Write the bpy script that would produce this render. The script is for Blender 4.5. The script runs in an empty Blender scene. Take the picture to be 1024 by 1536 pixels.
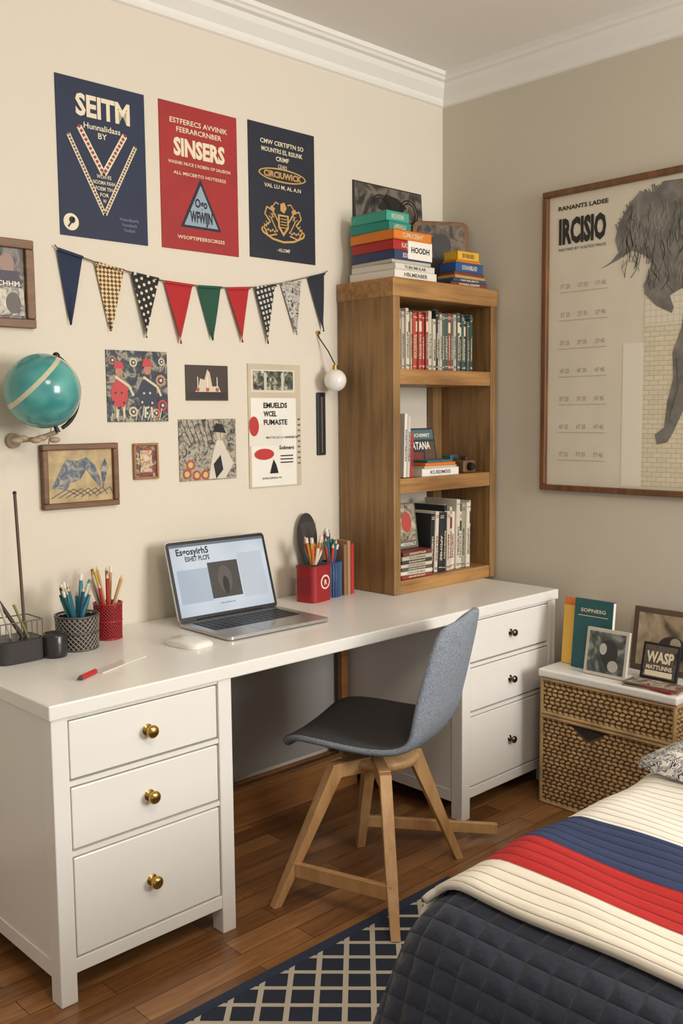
import bpy, bmesh, math, random
from mathutils import Vector, Matrix, Euler
scene=bpy.context.scene
rnd=random.Random(7)
# ------------------------------------------------------------------ materials
def lin(c):
    f=lambda v: v/12.92 if v<=.04045 else ((v+.055)/1.055)**2.4
    return tuple(f(x/255.) for x in c)+(1.,)
MC={}
def base(name):
    m=bpy.data.materials.new(name); m.use_nodes=True
    nt=m.node_tree; return m,nt,nt.nodes['Principled BSDF']
def N(nt,t,**k):
    n=nt.nodes.new(t)
    for a,b in k.items(): setattr(n,a,b)
    return n
def mat(name,col,rough=.6,metal=0.,bump=0.,bscale=80.,var=0.,spec=.5,coat=0.,emit=0.,vscale=6.):
    if name in MC: return MC[name]
    m,nt,b=base(name); L=nt.links.new
    b.inputs['Base Color'].default_value=lin(col); b.inputs['Roughness'].default_value=rough
    b.inputs['Metallic'].default_value=metal; b.inputs['Specular IOR Level'].default_value=spec
    b.inputs['Coat Weight'].default_value=coat
    if emit:
        b.inputs['Emission Color'].default_value=lin(col); b.inputs['Emission Strength'].default_value=emit
    tc=N(nt,'ShaderNodeTexCoord')
    if bump:
        n=N(nt,'ShaderNodeTexNoise'); n.inputs['Scale'].default_value=bscale; n.inputs['Detail'].default_value=4
        L(tc.outputs['Object'],n.inputs['Vector'])
        bp=N(nt,'ShaderNodeBump'); bp.inputs['Strength'].default_value=bump; bp.inputs['Distance'].default_value=.004
        L(n.outputs['Fac'],bp.inputs['Height']); L(bp.outputs['Normal'],b.inputs['Normal'])
    if var:
        n=N(nt,'ShaderNodeTexNoise'); n.inputs['Scale'].default_value=vscale; n.inputs['Detail'].default_value=5
        L(tc.outputs['Object'],n.inputs['Vector'])
        r=N(nt,'ShaderNodeValToRGB'); c=lin(col)
        r.color_ramp.elements[0].position=.3; r.color_ramp.elements[1].position=.7
        r.color_ramp.elements[0].color=tuple(x*(1-var) for x in c[:3])+(1,)
        r.color_ramp.elements[1].color=tuple(min(1,x*(1+var*.6)) for x in c[:3])+(1,)
        L(n.outputs['Fac'],r.inputs['Fac']); L(r.outputs['Color'],b.inputs['Base Color'])
    MC[name]=m; return m
def wood(name,c1,c2,axis='Z',scale=9.,rough=.5,stretch=9.,knots=False):
    if name in MC: return MC[name]
    m,nt,b=base(name); L=nt.links.new
    tc=N(nt,'ShaderNodeTexCoord'); mp=N(nt,'ShaderNodeMapping')
    s=[stretch]*3; s['XYZ'.index(axis)]=.7
    mp.inputs['Scale'].default_value=s
    L(tc.outputs['Object'],mp.inputs['Vector'])
    n=N(nt,'ShaderNodeTexNoise'); n.inputs['Scale'].default_value=scale/3; n.inputs['Detail'].default_value=8; n.inputs['Roughness'].default_value=.6; n.inputs['Distortion'].default_value=.35
    L(mp.outputs[0],n.inputs['Vector'])
    n2=N(nt,'ShaderNodeTexNoise'); n2.inputs['Scale'].default_value=3.5; n2.inputs['Detail'].default_value=2; L(tc.outputs['Object'],n2.inputs['Vector'])
    av=N(nt,'ShaderNodeMath',operation='MULTIPLY_ADD'); L(n2.outputs['Fac'],av.inputs[0]); av.inputs[1].default_value=.45
    m5=N(nt,'ShaderNodeMath',operation='MULTIPLY'); L(n.outputs['Fac'],m5.inputs[0]); m5.inputs[1].default_value=.6; L(m5.outputs[0],av.inputs[2])
    r=N(nt,'ShaderNodeValToRGB'); e=r.color_ramp.elements
    e[0].position=.38; e[0].color=lin(c2); e[1].position=.64; e[1].color=lin(c1)
    L(av.outputs[0],r.inputs['Fac']); L(r.outputs['Color'],b.inputs['Base Color'])
    bp=N(nt,'ShaderNodeBump'); bp.inputs['Strength'].default_value=.15; bp.inputs['Distance'].default_value=.002
    L(n.outputs['Fac'],bp.inputs['Height']); L(bp.outputs['Normal'],b.inputs['Normal'])
    b.inputs['Roughness'].default_value=rough
    MC[name]=m; return m
def picmat(name,cols,scale=14.,kind='noise',rough=.45,lo=.32,hi=.68,const=False,dist=1.2,detail=3):
    """busy printed-picture pattern"""
    if name in MC: return MC[name]
    m,nt,b=base(name); L=nt.links.new
    tc=N(nt,'ShaderNodeTexCoord')
    n=N(nt,'ShaderNodeTexNoise'); n.inputs['Scale'].default_value=scale; n.inputs['Detail'].default_value=detail; n.inputs['Distortion'].default_value=dist
    L(tc.outputs['Object'],n.inputs['Vector'])
    r=N(nt,'ShaderNodeValToRGB'); r.color_ramp.interpolation='CONSTANT' if const else 'LINEAR'
    e=r.color_ramp.elements
    while len(e)<len(cols): e.new(.5)
    for i,c in enumerate(cols):
        e[i].position=lo+(hi-lo)*i/max(1,len(cols)-1); e[i].color=lin(c)
    L(n.outputs['Fac'],r.inputs['Fac']); L(r.outputs['Color'],b.inputs['Base Color']); b.inputs['Roughness'].default_value=rough
    MC[name]=m; return m
def gridmat(name,ca,cb,k=40.,rot=0.,w=.12,mode='line',plane='XY',rough=.8,bump=0.):
    """ca = ground, cb = lines; pattern in the chosen object plane"""
    if name in MC: return MC[name]
    m,nt,b=base(name); L=nt.links.new
    tc=N(nt,'ShaderNodeTexCoord'); sp=N(nt,'ShaderNodeSeparateXYZ'); L(tc.outputs['Object'],sp.inputs[0])
    a=sp.outputs['XYZ'.index(plane[0])]; c=sp.outputs['XYZ'.index(plane[1])]
    def M(op,x,y=None):
        n=N(nt,'ShaderNodeMath',operation=op)
        for i,v in enumerate((x,y)):
            if v is None: continue
            if isinstance(v,(int,float)): n.inputs[i].default_value=v
            else: L(v,n.inputs[i])
        return n.outputs[0]
    cr,sr=math.cos(rot),math.sin(rot)
    u=M('ADD',M('MULTIPLY',a,cr*k),M('MULTIPLY',c,sr*k)); v=M('ADD',M('MULTIPLY',a,-sr*k),M('MULTIPLY',c,cr*k))
    fu=M('ABSOLUTE',M('SUBTRACT',M('FRACT',u),.5)); fv=M('ABSOLUTE',M('SUBTRACT',M('FRACT',v),.5))
    if mode=='line': f=M('GREATER_THAN',M('MAXIMUM',fu,fv),.5-w)
    elif mode=='dot': f=M('LESS_THAN',M('SQRT',M('ADD',M('MULTIPLY',fu,fu),M('MULTIPLY',fv,fv))),w)
    elif mode=='check': f=M('GREATER_THAN',M('MULTIPLY',M('SUBTRACT',fu,.25),M('SUBTRACT',fv,.25)),0.)
    mx=N(nt,'ShaderNodeMix',data_type='RGBA'); L(f,mx.inputs[0]); mx.inputs[6].default_value=lin(ca); mx.inputs[7].default_value=lin(cb)
    L(mx.outputs[2],b.inputs['Base Color']); b.inputs['Roughness'].default_value=rough
    if bump:
        bp=N(nt,'ShaderNodeBump'); bp.inputs['Strength'].default_value=bump; bp.inputs['Distance'].default_value=.003
        L(f,bp.inputs['Height']); L(bp.outputs['Normal'],b.inputs['Normal'])
    MC[name]=m; return m
# ------------------------------------------------------------------ mesh builder
RX=Matrix.Rotation(math.radians(90),4,'X')
RW=Matrix(((0,0,-1,0),(-1,0,0,0),(0,1,0,0),(0,0,0,1)))
def WL(x,z,off=.0): return Matrix.Translation((x,-off,z))@RX       # on wall y=0
def WR(y,z,off=.0): return Matrix.Translation((-off,y,z))@RW       # on wall x=0
def T(x,y,z,rz=0.,rx=0.,ry=0.): return Matrix.Translation((x,y,z))@Euler((rx,ry,rz),'XYZ').to_matrix().to_4x4()
I4=Matrix.Identity(4)
class MB:
    def __init__(s,name): s.name=name; s.bm=bmesh.new(); s.mats=[]
    def mi(s,m):
        if m not in s.mats: s.mats.append(m)
        return s.mats.index(m)
    def add(s,vs,fs,m,M=I4,smooth=False):
        k=s.mi(m); V=[s.bm.verts.new(M@Vector(v)) for v in vs]
        for f in fs:
            try: F=s.bm.faces.new([V[i] for i in f])
            except ValueError: continue
            F.material_index=k; F.smooth=smooth
    def merge(s,t,m,M=I4,smooth=False):
        t.verts.index_update()
        s.add([v.co.copy() for v in t.verts],[[v.index for v in f.verts] for f in t.faces],m,M,smooth); t.free()
    def box(s,a,b,m,M=I4,bev=0.,seg=2):
        """a,b = opposite corners"""
        t=bmesh.new(); bmesh.ops.create_cube(t,size=1)
        sz=[abs(b[i]-a[i]) for i in range(3)]; c=[(a[i]+b[i])/2 for i in range(3)]
        for v in t.verts: v.co=Vector([v.co[i]*sz[i]+c[i] for i in range(3)])
        if bev: bmesh.ops.bevel(t,geom=t.edges[:],offset=min(bev,min(sz)*.45),segments=seg,affect='EDGES',profile=.5)
        s.merge(t,m,M)
    def cyl(s,p0,p1,r0,r1,m,n=16,M=I4,smooth=True,caps=True):
        p0=Vector(p0);p1=Vector(p1); d=(p1-p0).normalized()
        u=d.orthogonal().normalized(); w=d.cross(u); vs=[]
        for p,r in((p0,r0),(p1,r1)):
            for i in range(n):
                a=2*math.pi*i/n; vs.append(p+u*math.cos(a)*r+w*math.sin(a)*r)
        s.add(vs,[[i,(i+1)%n,n+(i+1)%n,n+i] for i in range(n)],m,M,smooth)
        if caps:
            s.add(vs[:n],[list(range(n))[::-1]],m,M); s.add(vs[n:],[list(range(n))],m,M)
    def tube(s,pts,r,m,n=8,M=I4):
        for a,b in zip(pts[:-1],pts[1:]): s.cyl(a,b,r,r,m,n,M)
    def lathe(s,prof,m,M=I4,n=28,smooth=True):
        vs=[];fs=[];k=len(prof)
        for i in range(n):
            a=2*math.pi*i/n
            for r,z in prof: vs.append((r*math.cos(a),r*math.sin(a),z))
        for i in range(n):
            j=(i+1)%n
            for q in range(k-1): fs.append([i*k+q,j*k+q,j*k+q+1,i*k+q+1])
        s.add(vs,fs,m,M,smooth)
    def sph(s,c,r,m,M=I4,sc=(1,1,1),n=24):
        t=bmesh.new(); bmesh.ops.create_uvsphere(t,u_segments=n,v_segments=max(4,n//2),radius=r)
        for v in t.verts: v.co=Vector((v.co.x*sc[0]+c[0],v.co.y*sc[1]+c[1],v.co.z*sc[2]+c[2]))
        s.merge(t,m,M,True)
    def prism(s,pts,m,M=I4,d=.001,z=0.):
        n=len(pts); vs=[(x,y,z) for x,y in pts]+[(x,y,z+d) for x,y in pts]
        s.add(vs,[list(range(n))[::-1],list(range(n,2*n))]+[[i,(i+1)%n,n+(i+1)%n,n+i] for i in range(n)],m,M)
    def rect(s,x0,y0,x1,y1,m,M=I4,z=0.,d=.0008): s.prism([(x0,y0),(x1,y0),(x1,y1),(x0,y1)],m,M,d,z)
    def line(s,pts,w,m,M=I4,z=0.,d=.0006):
        for (x0,y0),(x1,y1) in zip(pts[:-1],pts[1:]):
            L=math.hypot(x1-x0,y1-y0) or 1; nx,ny=-(y1-y0)/L*w/2,(x1-x0)/L*w/2
            s.prism([(x0+nx,y0+ny),(x0-nx,y0-ny),(x1-nx,y1-ny),(x1+nx,y1+ny)],m,M,d,z)
    def disc(s,x,y,r,m,M=I4,z=0.,d=.0006,n=24,ry=None):
        ry=ry or r
        s.prism([(x+r*math.cos(2*math.pi*i/n),y+ry*math.sin(2*math.pi*i/n)) for i in range(n)],m,M,d,z)
    def text(s,txt,x,y,h,m,M=I4,z=.001,w=None,bold=0.,al='CENTER'):
        """h = cap height in metres, w = total width to squeeze to"""
        c=bpy.data.curves.new('t','FONT'); c.body=txt; c.size=1.; c.offset=bold; c.resolution_u=2; c.align_x='LEFT'
        o=bpy.data.objects.new('t',c); scene.collection.objects.link(o)
        bpy.context.view_layer.update()
        dg=bpy.context.evaluated_depsgraph_get(); me=bpy.data.meshes.new_from_object(o.evaluated_get(dg))
        xs=[v.co.x for v in me.vertices]
        if xs:
            x0,x1=min(xs),max(xs); sy=h/.7; sx=sy*.8 if w is None else w/(x1-x0)
            W=(x1-x0)*sx; ox={'CENTER':-W/2,'LEFT':0,'RIGHT':-W}[al]
            s.add([((v.co.x-x0)*sx+x+ox,v.co.y*sy+y,z) for v in me.vertices],[list(p.vertices) for p in me.polygons],m,M)
        bpy.data.objects.remove(o); bpy.data.curves.remove(c); bpy.data.meshes.remove(me)
    def done(s,parent=None,origin=None,recalc=True,bev=0.):
        if recalc: bmesh.ops.recalc_face_normals(s.bm,faces=s.bm.faces)
        vs=s.bm.verts; lo=[min(v.co[i] for v in vs) for i in range(3)]; hi=[max(v.co[i] for v in vs) for i in range(3)]
        if origin is None: origin=Vector(((lo[0]+hi[0])/2,(lo[1]+hi[1])/2,lo[2]))
        origin=Vector(origin)
        for v in vs: v.co-=origin
        me=bpy.data.meshes.new(s.name); s.bm.to_mesh(me); s.bm.free()
        for m in s.mats: me.materials.append(m)
        o=bpy.data.objects.new(s.name,me); scene.collection.objects.link(o); o.location=origin
        if bev:
            b=o.modifiers.new('b','BEVEL'); b.width=bev; b.segments=2; b.limit_method='ANGLE'
        if parent is not None: o.parent=parent; o.location=origin-parent.location
        return o
def empty(name,loc):
    e=bpy.data.objects.new(name,None); e.empty_display_size=.1; scene.collection.objects.link(e); e.location=loc; return e
# ------------------------------------------------------------------ common mats
WHITE=mat('white_lacquer',(230,228,223),.32,spec=.5,coat=.2)
CREAM=mat('cream_print',(226,214,186),.7)
PAPER=mat('paper_white',(230,226,216),.75)
BLACK=mat('black_plastic',(20,20,23),.4)
DARK=mat('dark_gap',(50,46,42),.9)
BRASS=mat('brass',(190,155,88),.25,1.)
STEEL=mat('aged_steel',(110,100,92),.25,1.)
ALU=mat('aluminium',(188,187,186),.32,.85)
GOLD=mat('gold_print',(196,156,84),.5)
NAVY=mat('navy_print',(30,42,68),.65,bump=.1,bscale=300,var=.12)
RED=mat('red_print',(158,38,38),.65,bump=.1,bscale=300,var=.12)
INK=mat('ink_navy',(24,29,44),.6,bump=.1,bscale=300,var=.12)
OAK_Z=wood('shelf_wood_z',(152,116,70),(104,76,44),'Z',12,.5,12)
OAK_X=wood('shelf_wood_x',(178,134,80),(124,86,48),'X',12,.5,12)
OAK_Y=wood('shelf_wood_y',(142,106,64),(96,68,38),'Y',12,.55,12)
BEECH=wood('chair_wood',(204,164,114),(168,124,78),'Z',10,.45,7)
FRAMEW=wood('frame_wood',(128,88,48),(78,50,26),'X',16,.45)
# ------------------------------------------------------------------ room
XL,YB=-5.2,-5.2; ZC=2.78
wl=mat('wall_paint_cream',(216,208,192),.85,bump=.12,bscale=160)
wr=mat('wall_paint_shaded',(200,192,176),.85,bump=.12,bscale=160)  # right wall colour darkened to stand in for grazing window light
ce=mat('ceiling_paint',(230,227,220),.9)
trim=mat('trim_paint',(230,228,222),.5)
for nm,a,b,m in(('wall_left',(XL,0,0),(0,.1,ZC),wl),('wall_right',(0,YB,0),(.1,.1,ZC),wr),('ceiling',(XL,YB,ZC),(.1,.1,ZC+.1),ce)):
    w=MB(nm); w.box(a,b,m); w.done()
# plank floor
fm,nt,b=base('floor_planks'); L=nt.links.new
tc=N(nt,'ShaderNodeTexCoord'); br=N(nt,'ShaderNodeTexBrick')
br.inputs['Scale'].default_value=1.; br.inputs['Brick Width'].default_value=.52; br.inputs['Row Height'].default_value=.075
br.inputs['Mortar Size'].default_value=.0012; br.inputs['Mortar Smooth'].default_value=.3; br.inputs['Bias'].default_value=0
br.inputs['Color1'].default_value=lin((172,124,78)); br.inputs['Color2'].default_value=lin((124,82,48)); br.inputs['Mortar'].default_value=lin((66,42,26))
br.offset=.37
L(tc.outputs['Object'],br.inputs['Vector'])
mp=N(nt,'ShaderNodeMapping'); mp.inputs['Scale'].default_value=(2.2,22,22); L(tc.outputs['Object'],mp.inputs['Vector'])
n=N(nt,'ShaderNodeTexNoise'); n.inputs['Scale'].default_value=2; n.inputs['Detail'].default_value=8; n.inputs['Roughness'].default_value=.65; n.inputs['Distortion'].default_value=.8
L(mp.outputs[0],n.inputs['Vector'])
r=N(nt,'ShaderNodeValToRGB'); r.color_ramp.elements[0].position=.3; r.color_ramp.elements[0].color=(.50,.47,.43,1); r.color_ramp.elements[1].position=.68; r.color_ramp.elements[1].color=(1.05,1.03,1,1)
L(n.outputs['Fac'],r.inputs['Fac'])
mx=N(nt,'ShaderNodeMix',data_type='RGBA',blend_type='MULTIPLY'); mx.inputs[0].default_value=1; L(br.outputs['Color'],mx.inputs[6]); L(r.outputs['Color'],mx.inputs[7])
L(mx.outputs[2],b.inputs['Base Color']); b.inputs['Roughness'].default_value=.3
bp=N(nt,'ShaderNodeBump'); bp.inputs['Strength'].default_value=.3; bp.inputs['Distance'].default_value=.002; bp.invert=True; L(br.outputs['Fac'],bp.inputs['Height']); L(bp.outputs['Normal'],b.inputs['Normal'])
w=MB('floor'); w.box((XL,YB,-.1),(.1,.1,0),fm); w.done()
# crown mouldings
prof=[(0,2.672),(.010,2.676),(.016,2.688),(.018,2.700),(.030,2.712),(.048,2.730),(.058,2.748),(.074,2.752),(.080,2.760),(.088,2.764),(.088,2.7805),(0,2.7805)]
for nm,f in(('trim_1',lambda o,z,e:(XL if e else -o,-o,z)),('trim_2',lambda o,z,e:(-o,YB if e else -o,z))):
    w=MB(nm); k=len(prof); vs=[f(o,z,0) for o,z in prof]+[f(o,z,1) for o,z in prof]
    w.add(vs,[[i,(i+1)%k,k+(i+1)%k,k+i] for i in range(k)]+[list(range(k)),list(range(k,2*k))[::-1]],trim); w.done()
bw=wood('baseboard_wood',(164,112,64),(112,72,40),'X',10,.4)
w=MB('baseboard_left'); w.box((XL,-.02,0),(-.0,0,.11),bw,bev=.004); w.done()
w=MB('baseboard_right'); w.box((-.02,YB,0),(0,-.021,.11),trim,bev=.004); w.done()
# ------------------------------------------------------------------ desk
D=MB('writing_desk'); yf=-.637
D.box((-2.165,yf-.008,.712),(-.082,-.004,.75),WHITE,bev=.004)
D.box((-1.64,-.04,.14),(-.64,-.028,.7125),mat('underdesk_shade',(150,146,142),.7))  # added grey sheet; its colour stands in for shade on the wall behind
def pedestal(xa,xb,knob):
    lw=.044
    for x0,x1 in((xa,xa+lw),(xb-lw,xb)):
        D.box((x0,yf,0),(x1,yf+.05,.7125),WHITE,bev=.003)
        D.box((x0,-.055,0),(x1,-.006,.7125),WHITE,bev=.003)
    for x in(xa+.006,xb-.024):
        D.box((x,yf+.045,.085),(x+.018,-.05,.7125),WHITE)
        D.box((x-.003,yf+.045,.06),(x+.021,-.05,.10),WHITE)
    D.box((xa+lw,yf+.03,.09),(xb-lw,-.05,.70),DARK)
    D.box((xa+lw-.002,yf+.004,.072),(xb-lw+.002,yf+.028,.108),WHITE,bev=.002)
    for z in(.372,.546): D.box((xa+lw-.002,yf+.004,z-.006),(xb-lw+.002,yf+.03,z+.006),WHITE)
    D.box((xa+lw-.002,yf+.004,.703),(xb-lw+.002,yf+.03,.713),WHITE)
    cx=(xa+xb)/2
    for z0,z1,kz in((.113,.361,.233),(.383,.535,.458),(.557,.699,.629)):
        D.box((xa+lw+.004,yf+.004,z0),(xb-lw-.004,yf+.022,z1),WHITE,bev=.003)
        r=1. if knob is BRASS else .8
        pr=[(0,.034),(.008,.0335),(.014,.031),(.017,.026),(.0165,.022),(.011,.017),(.007,.012),(.007,.004),(.013,.002),(.015,0)]
        D.lathe([(a*r,h*r) for a,h in pr],knob,Matrix.Translation((cx,yf+.004,kz))@RX,20)
pedestal(-2.158,-1.632,BRASS); pedestal(-.646,-.09,STEEL)
D.done(origin=(-1.12,-.32,0))
S=MB('desk_stretcher_beam'); S.box((-1.628,-.125,0),(-.65,-.09,.13),bw,bev=.004); S.done()
S=MB('wooden_post'); S.box((-.69,-.085,.131),(-.655,-.06,.711),bw,bev=.002); S.done()
# ------------------------------------------------------------------ bookcase on desk
x0,x1,y0,y1,z0,z1=-.617,-.012,-.293,-.006,.7505,1.905
B=MB('wooden_bookcase')
pw=.036
B.box((x0,y0,z0),(x0+pw,y1,z1-.06),OAK_Z,bev=.003)
B.box((x1-pw,y0,z0),(x1,y1,z1-.06),OAK_Z,bev=.003)
B.box((x0-.004,y0-.004,z1-.068),(x1+.004,y1,z1),OAK_X,bev=.004)
for za,zb in((1.525,1.58),(1.125,1.18),(z0,.80)):
    B.box((x0+pw,y0+.003,za),(x1-pw,y1,zb),OAK_X,bev=.002)
B.box((x1-pw-.055,y1-.03,.8),(x1-pw,y1,1.84),OAK_Z)
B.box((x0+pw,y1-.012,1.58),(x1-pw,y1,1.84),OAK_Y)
B.done()
# ------------------------------------------------------------------ books
def bmat(c): return mat('cover_%d_%d_%d'%c,c,.5)
LET='AEIOURSTLNMKPBDHC'
def word(rn,n): return ''.join(rn.choice(LET) for _ in range(n))
def upright(mb,xa,xb,yfr,z,dep,h0,h1,pal,rn,t0=.012,t1=.028,lean=0.):
    x=xa
    while x<xb-.008:
        t=min(rn.uniform(t0,t1),xb-x); h=rn.uniform(h0,h1); c=rn.choice(pal); y=yfr+rn.uniform(0,.012); m=bmat(c)
        Q=T(x,y,z,0,0,lean)
        mb.box((.0006,0,0.0005),(t-.0006,dep,h),m,Q,bev=.0015,seg=1)
        mb.box((.002,.004,h-.0005),(t-.002,dep-.002,h+.0006),PAPER,Q)
        lc=bmat((214,202,170)) if sum(c)<420 else bmat(rn.choice([(50,50,60),(120,40,40),(40,70,80)]))
        M=Q@Matrix.Translation((t/2,-.0002,0))@RX
        k=rn.random()
        if k<.35: mb.rect(-t*.36,h*.66,t*.36,h*.84,lc,M,0,.0004)
        mb.text(word(rn,rn.randint(6,12)),0,-t*.2,t*.42,lc,M@Matrix.Translation((0,h*.4,0))@Matrix.Rotation(-math.pi/2,4,'Z'),.0008,h*.42,.02)
        for q in (.05,.07,.90,.93):
            if rn.random()<.7: mb.rect(-t*.4,h*q,t*.4,h*q+.0025,lc,M,0,.0004)
        x+=t
def flat(mb,cx,cy,z,w,d,t,rz,c,txt=None):
    """closed book lying flat: covers, spine (front and left), page block"""
    M=T(cx,cy,z,rz); m=bmat(c); k=.0025
    mb.box((-w/2,-d/2,0),(w/2,d/2,k),m,M); mb.box((-w/2,-d/2,t-k),(w/2,d/2,t),m,M)
    mb.box((-w/2+.003,-d/2+.004,k),(w/2-.004,d/2-.004,t-k),PAPER,M)
    mb.box((-w/2,-d/2,0),(w/2,-d/2+.004,t),m,M,bev=.001)
    if txt is None: mb.box((-w/2,-d/2,0),(-w/2+.003,d/2,t),m,M,bev=.001)
    lc=bmat((214,202,170)) if sum(c)<420 else bmat((90,84,80))
    if t>.012: mb.text(word(rn,9),0,t*.28,t*.45,lc,M@Matrix.Translation((0,-d/2-.0002,0))@RX,.0006,w*.55,.02)
    return M
rn=random.Random(3)
G=MB('shelf_books_upper')
upright(G,-.578,-.475,y0+.03,1.581,.16,.205,.228,[(206,198,178),(190,186,172),(186,176,156),(150,140,124)],rn,.013,.02)
upright(G,-.475,-.40,y0+.03,1.581,.16,.20,.225,[(160,48,44),(176,74,56),(150,60,56)],rn,.012,.018)
upright(G,-.40,-.115,y0+.03,1.581,.16,.19,.228,[(196,188,168),(44,76,70),(66,66,68),(180,174,160),(92,92,86),(120,130,116),(40,48,54),(60,90,84),(150,60,54),(70,74,76)],rn,.012,.02)
G.done()
G=MB('shelf_books_middle')
for i,(c,h) in enumerate([((220,214,200),.235),((196,192,182),.225),((170,56,52),.16)]):
    M=T(-.552+.018*i,y0+.012,1.183,0,0,math.radians(2)); G.box((0,0,0),(.015,.17,h),bmat(c),M,bev=.001)
    G.text(word(rn,8),0,-.003,.007,bmat((60,60,66)),M@Matrix.Translation((.0075,-.0002,h*.5))@RX@Matrix.Rotation(-math.pi/2,4,'Z'),.0008,h*.5,.02)
zz=1.1805
for c,w,d,t in(((228,224,214),.215,.08,.030),((206,196,170),.19,.08,.008),((222,116,40),.18,.078,.012),((60,110,110),.15,.075,.009)):
    flat(G,-.345,y0+.05,zz,w,d,t,rn.uniform(-.02,.02),c); zz+=t+.0003
G.done()
G=MB('title_box')
M=T(-.44,y0+.11,1.188,0,math.radians(-9)); G.box((.0,.0,0),(.20,.022,.175),bmat((48,58,66)),M,bev=.002)
F_=M@RX
G.rect(.008,.130,.19,.168,bmat((84,110,112)),F_,.0,.0012); G.rect(.13,.03,.19,.12,bmat((96,74,62)),F_,0,.001)
G.text('GUATANA',.09,.092,.028,PAPER,F_,.0018,.15,.03); G.text('PHOTOCHEMIST',.09,.140,.013,PAPER,F_,.0018,.16,.02)
G.rect(.01,.01,.12,.08,bmat((120,60,52)),F_,.0,.0010)
G.done()
G=MB('toy_camera'); G.box((-.165,-.25,1.181),(-.09,-.2,1.23),bmat((110,84,54)),bev=.005); G.box((-.14,-.24,1.23),(-.11,-.21,1.245),bmat((60,50,40)),bev=.003)
G.cyl((-.13,-.25,1.205),(-.13,-.268,1.205),.017,.015,BLACK); G.cyl((-.13,-.268,1.205),(-.13,-.27,1.205),.010,.010,STEEL); 
G.box((-.15,-.17,1.181),(-.10,-.12,1.25),bmat((70,90,100)),bev=.004); G.done()
G=MB('shelf_books_lower')
upright(G,-.375,-.29,y0+.03,.802,.17,.23,.26,[(30,32,36),(206,198,180),(36,40,48)],rn,.020,.03,.05)
upright(G,-.285,-.13,y0+.03,.801,.17,.22,.28,[(206,198,180),(120,124,112),(196,188,172),(64,96,108),(30,30,34),(216,208,190),(160,150,130)],rn,.014,.026,.02)
zz=.801
for c in((150,60,50),(216,210,196),(90,88,84),(206,196,172),(60,60,64),(186,180,160),(120,60,56)):
    t=rn.uniform(.011,.016); flat(G,-.475,y0+.095,zz,.17,.16,t,rn.uniform(-.06,.06),c); zz+=t+.0003
G.done()
G=MB('leaning_photo_card'); M=T(-.52,y0+.07,zz+.002,math.radians(2),math.radians(-7)); G.box((0,0,0),(.12,.006,.175),bmat((112,104,92)),M,bev=.001)
G.rect(.008,.03,.112,.168,picmat('card_print',[(60,60,56),(150,140,120),(200,190,170)],30),M@RX,.0,.001); G.disc(.06,.10,.028,bmat((180,76,66)),M@RX,.0,.0016,ry=.04); G.text(word(rn,7),.06,.01,.012,PAPER,M@RX,.002,.09,.02); G.done()
# ------------------------------------------------------------------ on top of bookcase
zt=1.9055
G=MB('stack_of_books'); zz=zt
for c,cx,w,d,t in(((226,221,208),-.480,.235,.225,.030),((214,208,196),-.480,.225,.215,.024),((190,184,172),-.490,.205,.21,.012),((50,62,98),-.487,.205,.215,.034),((170,36,36),-.490,.20,.21,.036),((214,122,36),-.492,.205,.22,.034)):
    a=rn.uniform(-.04,.04); M=flat(G,cx,-.165,zz,w,d,t,a,c)
    zz+=t+.0003
M2=T(-.487,-.165,zt+.1005); G.box((-.03,-.1098,-.028),(.102,-.1,.04),PAPER,M2,bev=.001)
G.text('HOODH',.036,-.004,.020,BLACK,M2@Matrix.Translation((0,-.110,0))@RX,.0005,.10,.03)
for c,cx,w,d,t in(((40,136,124),-.532,.125,.19,.034),((62,160,142),-.535,.12,.18,.036)):
    flat(G,cx,-.15,zz,w,d,t,rn.uniform(-.06,.06),c); zz+=t+.0003
G.done()
G=MB('canvas_photo'); M=T(-.335,-.03,zt,0,math.radians(-3.5)); G.box((-.195,0,0),(.195,.016,.40),bmat((44,41,40)),M,bev=.002)
G.rect(-.190,.006,.190,.394,picmat('bike_photo',[(24,23,24),(60,56,52),(120,112,100),(46,44,40)],9),M@RX,.0,.001)
BK=bmat((26,25,26))
for cx in(-.05,.11): 
    for k in range(2): G.lathe([(.05-.012*k,0),(.055-.012*k,0),(.055-.012*k,.001),(.05-.012*k,.001)],BK,M@RX@Matrix.Translation((cx,.31,.0012)),24)
G.prism([(-.07,.31),(-.02,.37),(.05,.36),(.1,.33),(.06,.30),(.0,.29)],BK,M@RX,.001,.0012)
G.done()
def rr(w,h,r,n=6):
    o=[]
    for cx,cy,a0 in((w/2-r,h-r,0),(-w/2+r,h-r,90),(-w/2+r,r,180),(w/2-r,r,270)):
        for i in range(n+1):
            a=math.radians(a0+90*i/n); o.append((cx+r*math.cos(a),cy+r*math.sin(a)))
    return o
G=MB('rounded_picture_frame'); M=T(-.135,-.108,zt,math.radians(-30),math.radians(-6))
G.prism(rr(.235,.28,.03),FRAMEW,M@RX,.018); G.prism([(x,y+.018) for x,y in rr(.20,.245,.02)],picmat('dark_photo',[(24,22,22),(60,52,44),(120,104,84),(36,32,28)],12),M@RX,.002,.018)
G.disc(.0,.18,.04,bmat((52,48,46)),M@RX,.0202,.001,ry=.05); G.disc(.0,.1,.07,bmat((40,38,40)),M@RX,.0202,.0012,ry=.04); G.done()
G=MB('small_book_stack'); zz=zt
for c,w,d,t in(((110,56,50),.20,.085,.016),((60,80,110),.195,.085,.013),((190,150,90),.19,.085,.012),((120,60,54),.18,.08,.012),((44,84,140),.165,.08,.036),((206,120,50),.135,.075,.010),((222,172,44),.125,.07,.034)):
    flat(G,-.165-.0,-.236,zz,w,d,t,rn.uniform(-.08,.08)-.05,c); zz+=t+.0003
G.done()
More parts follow.
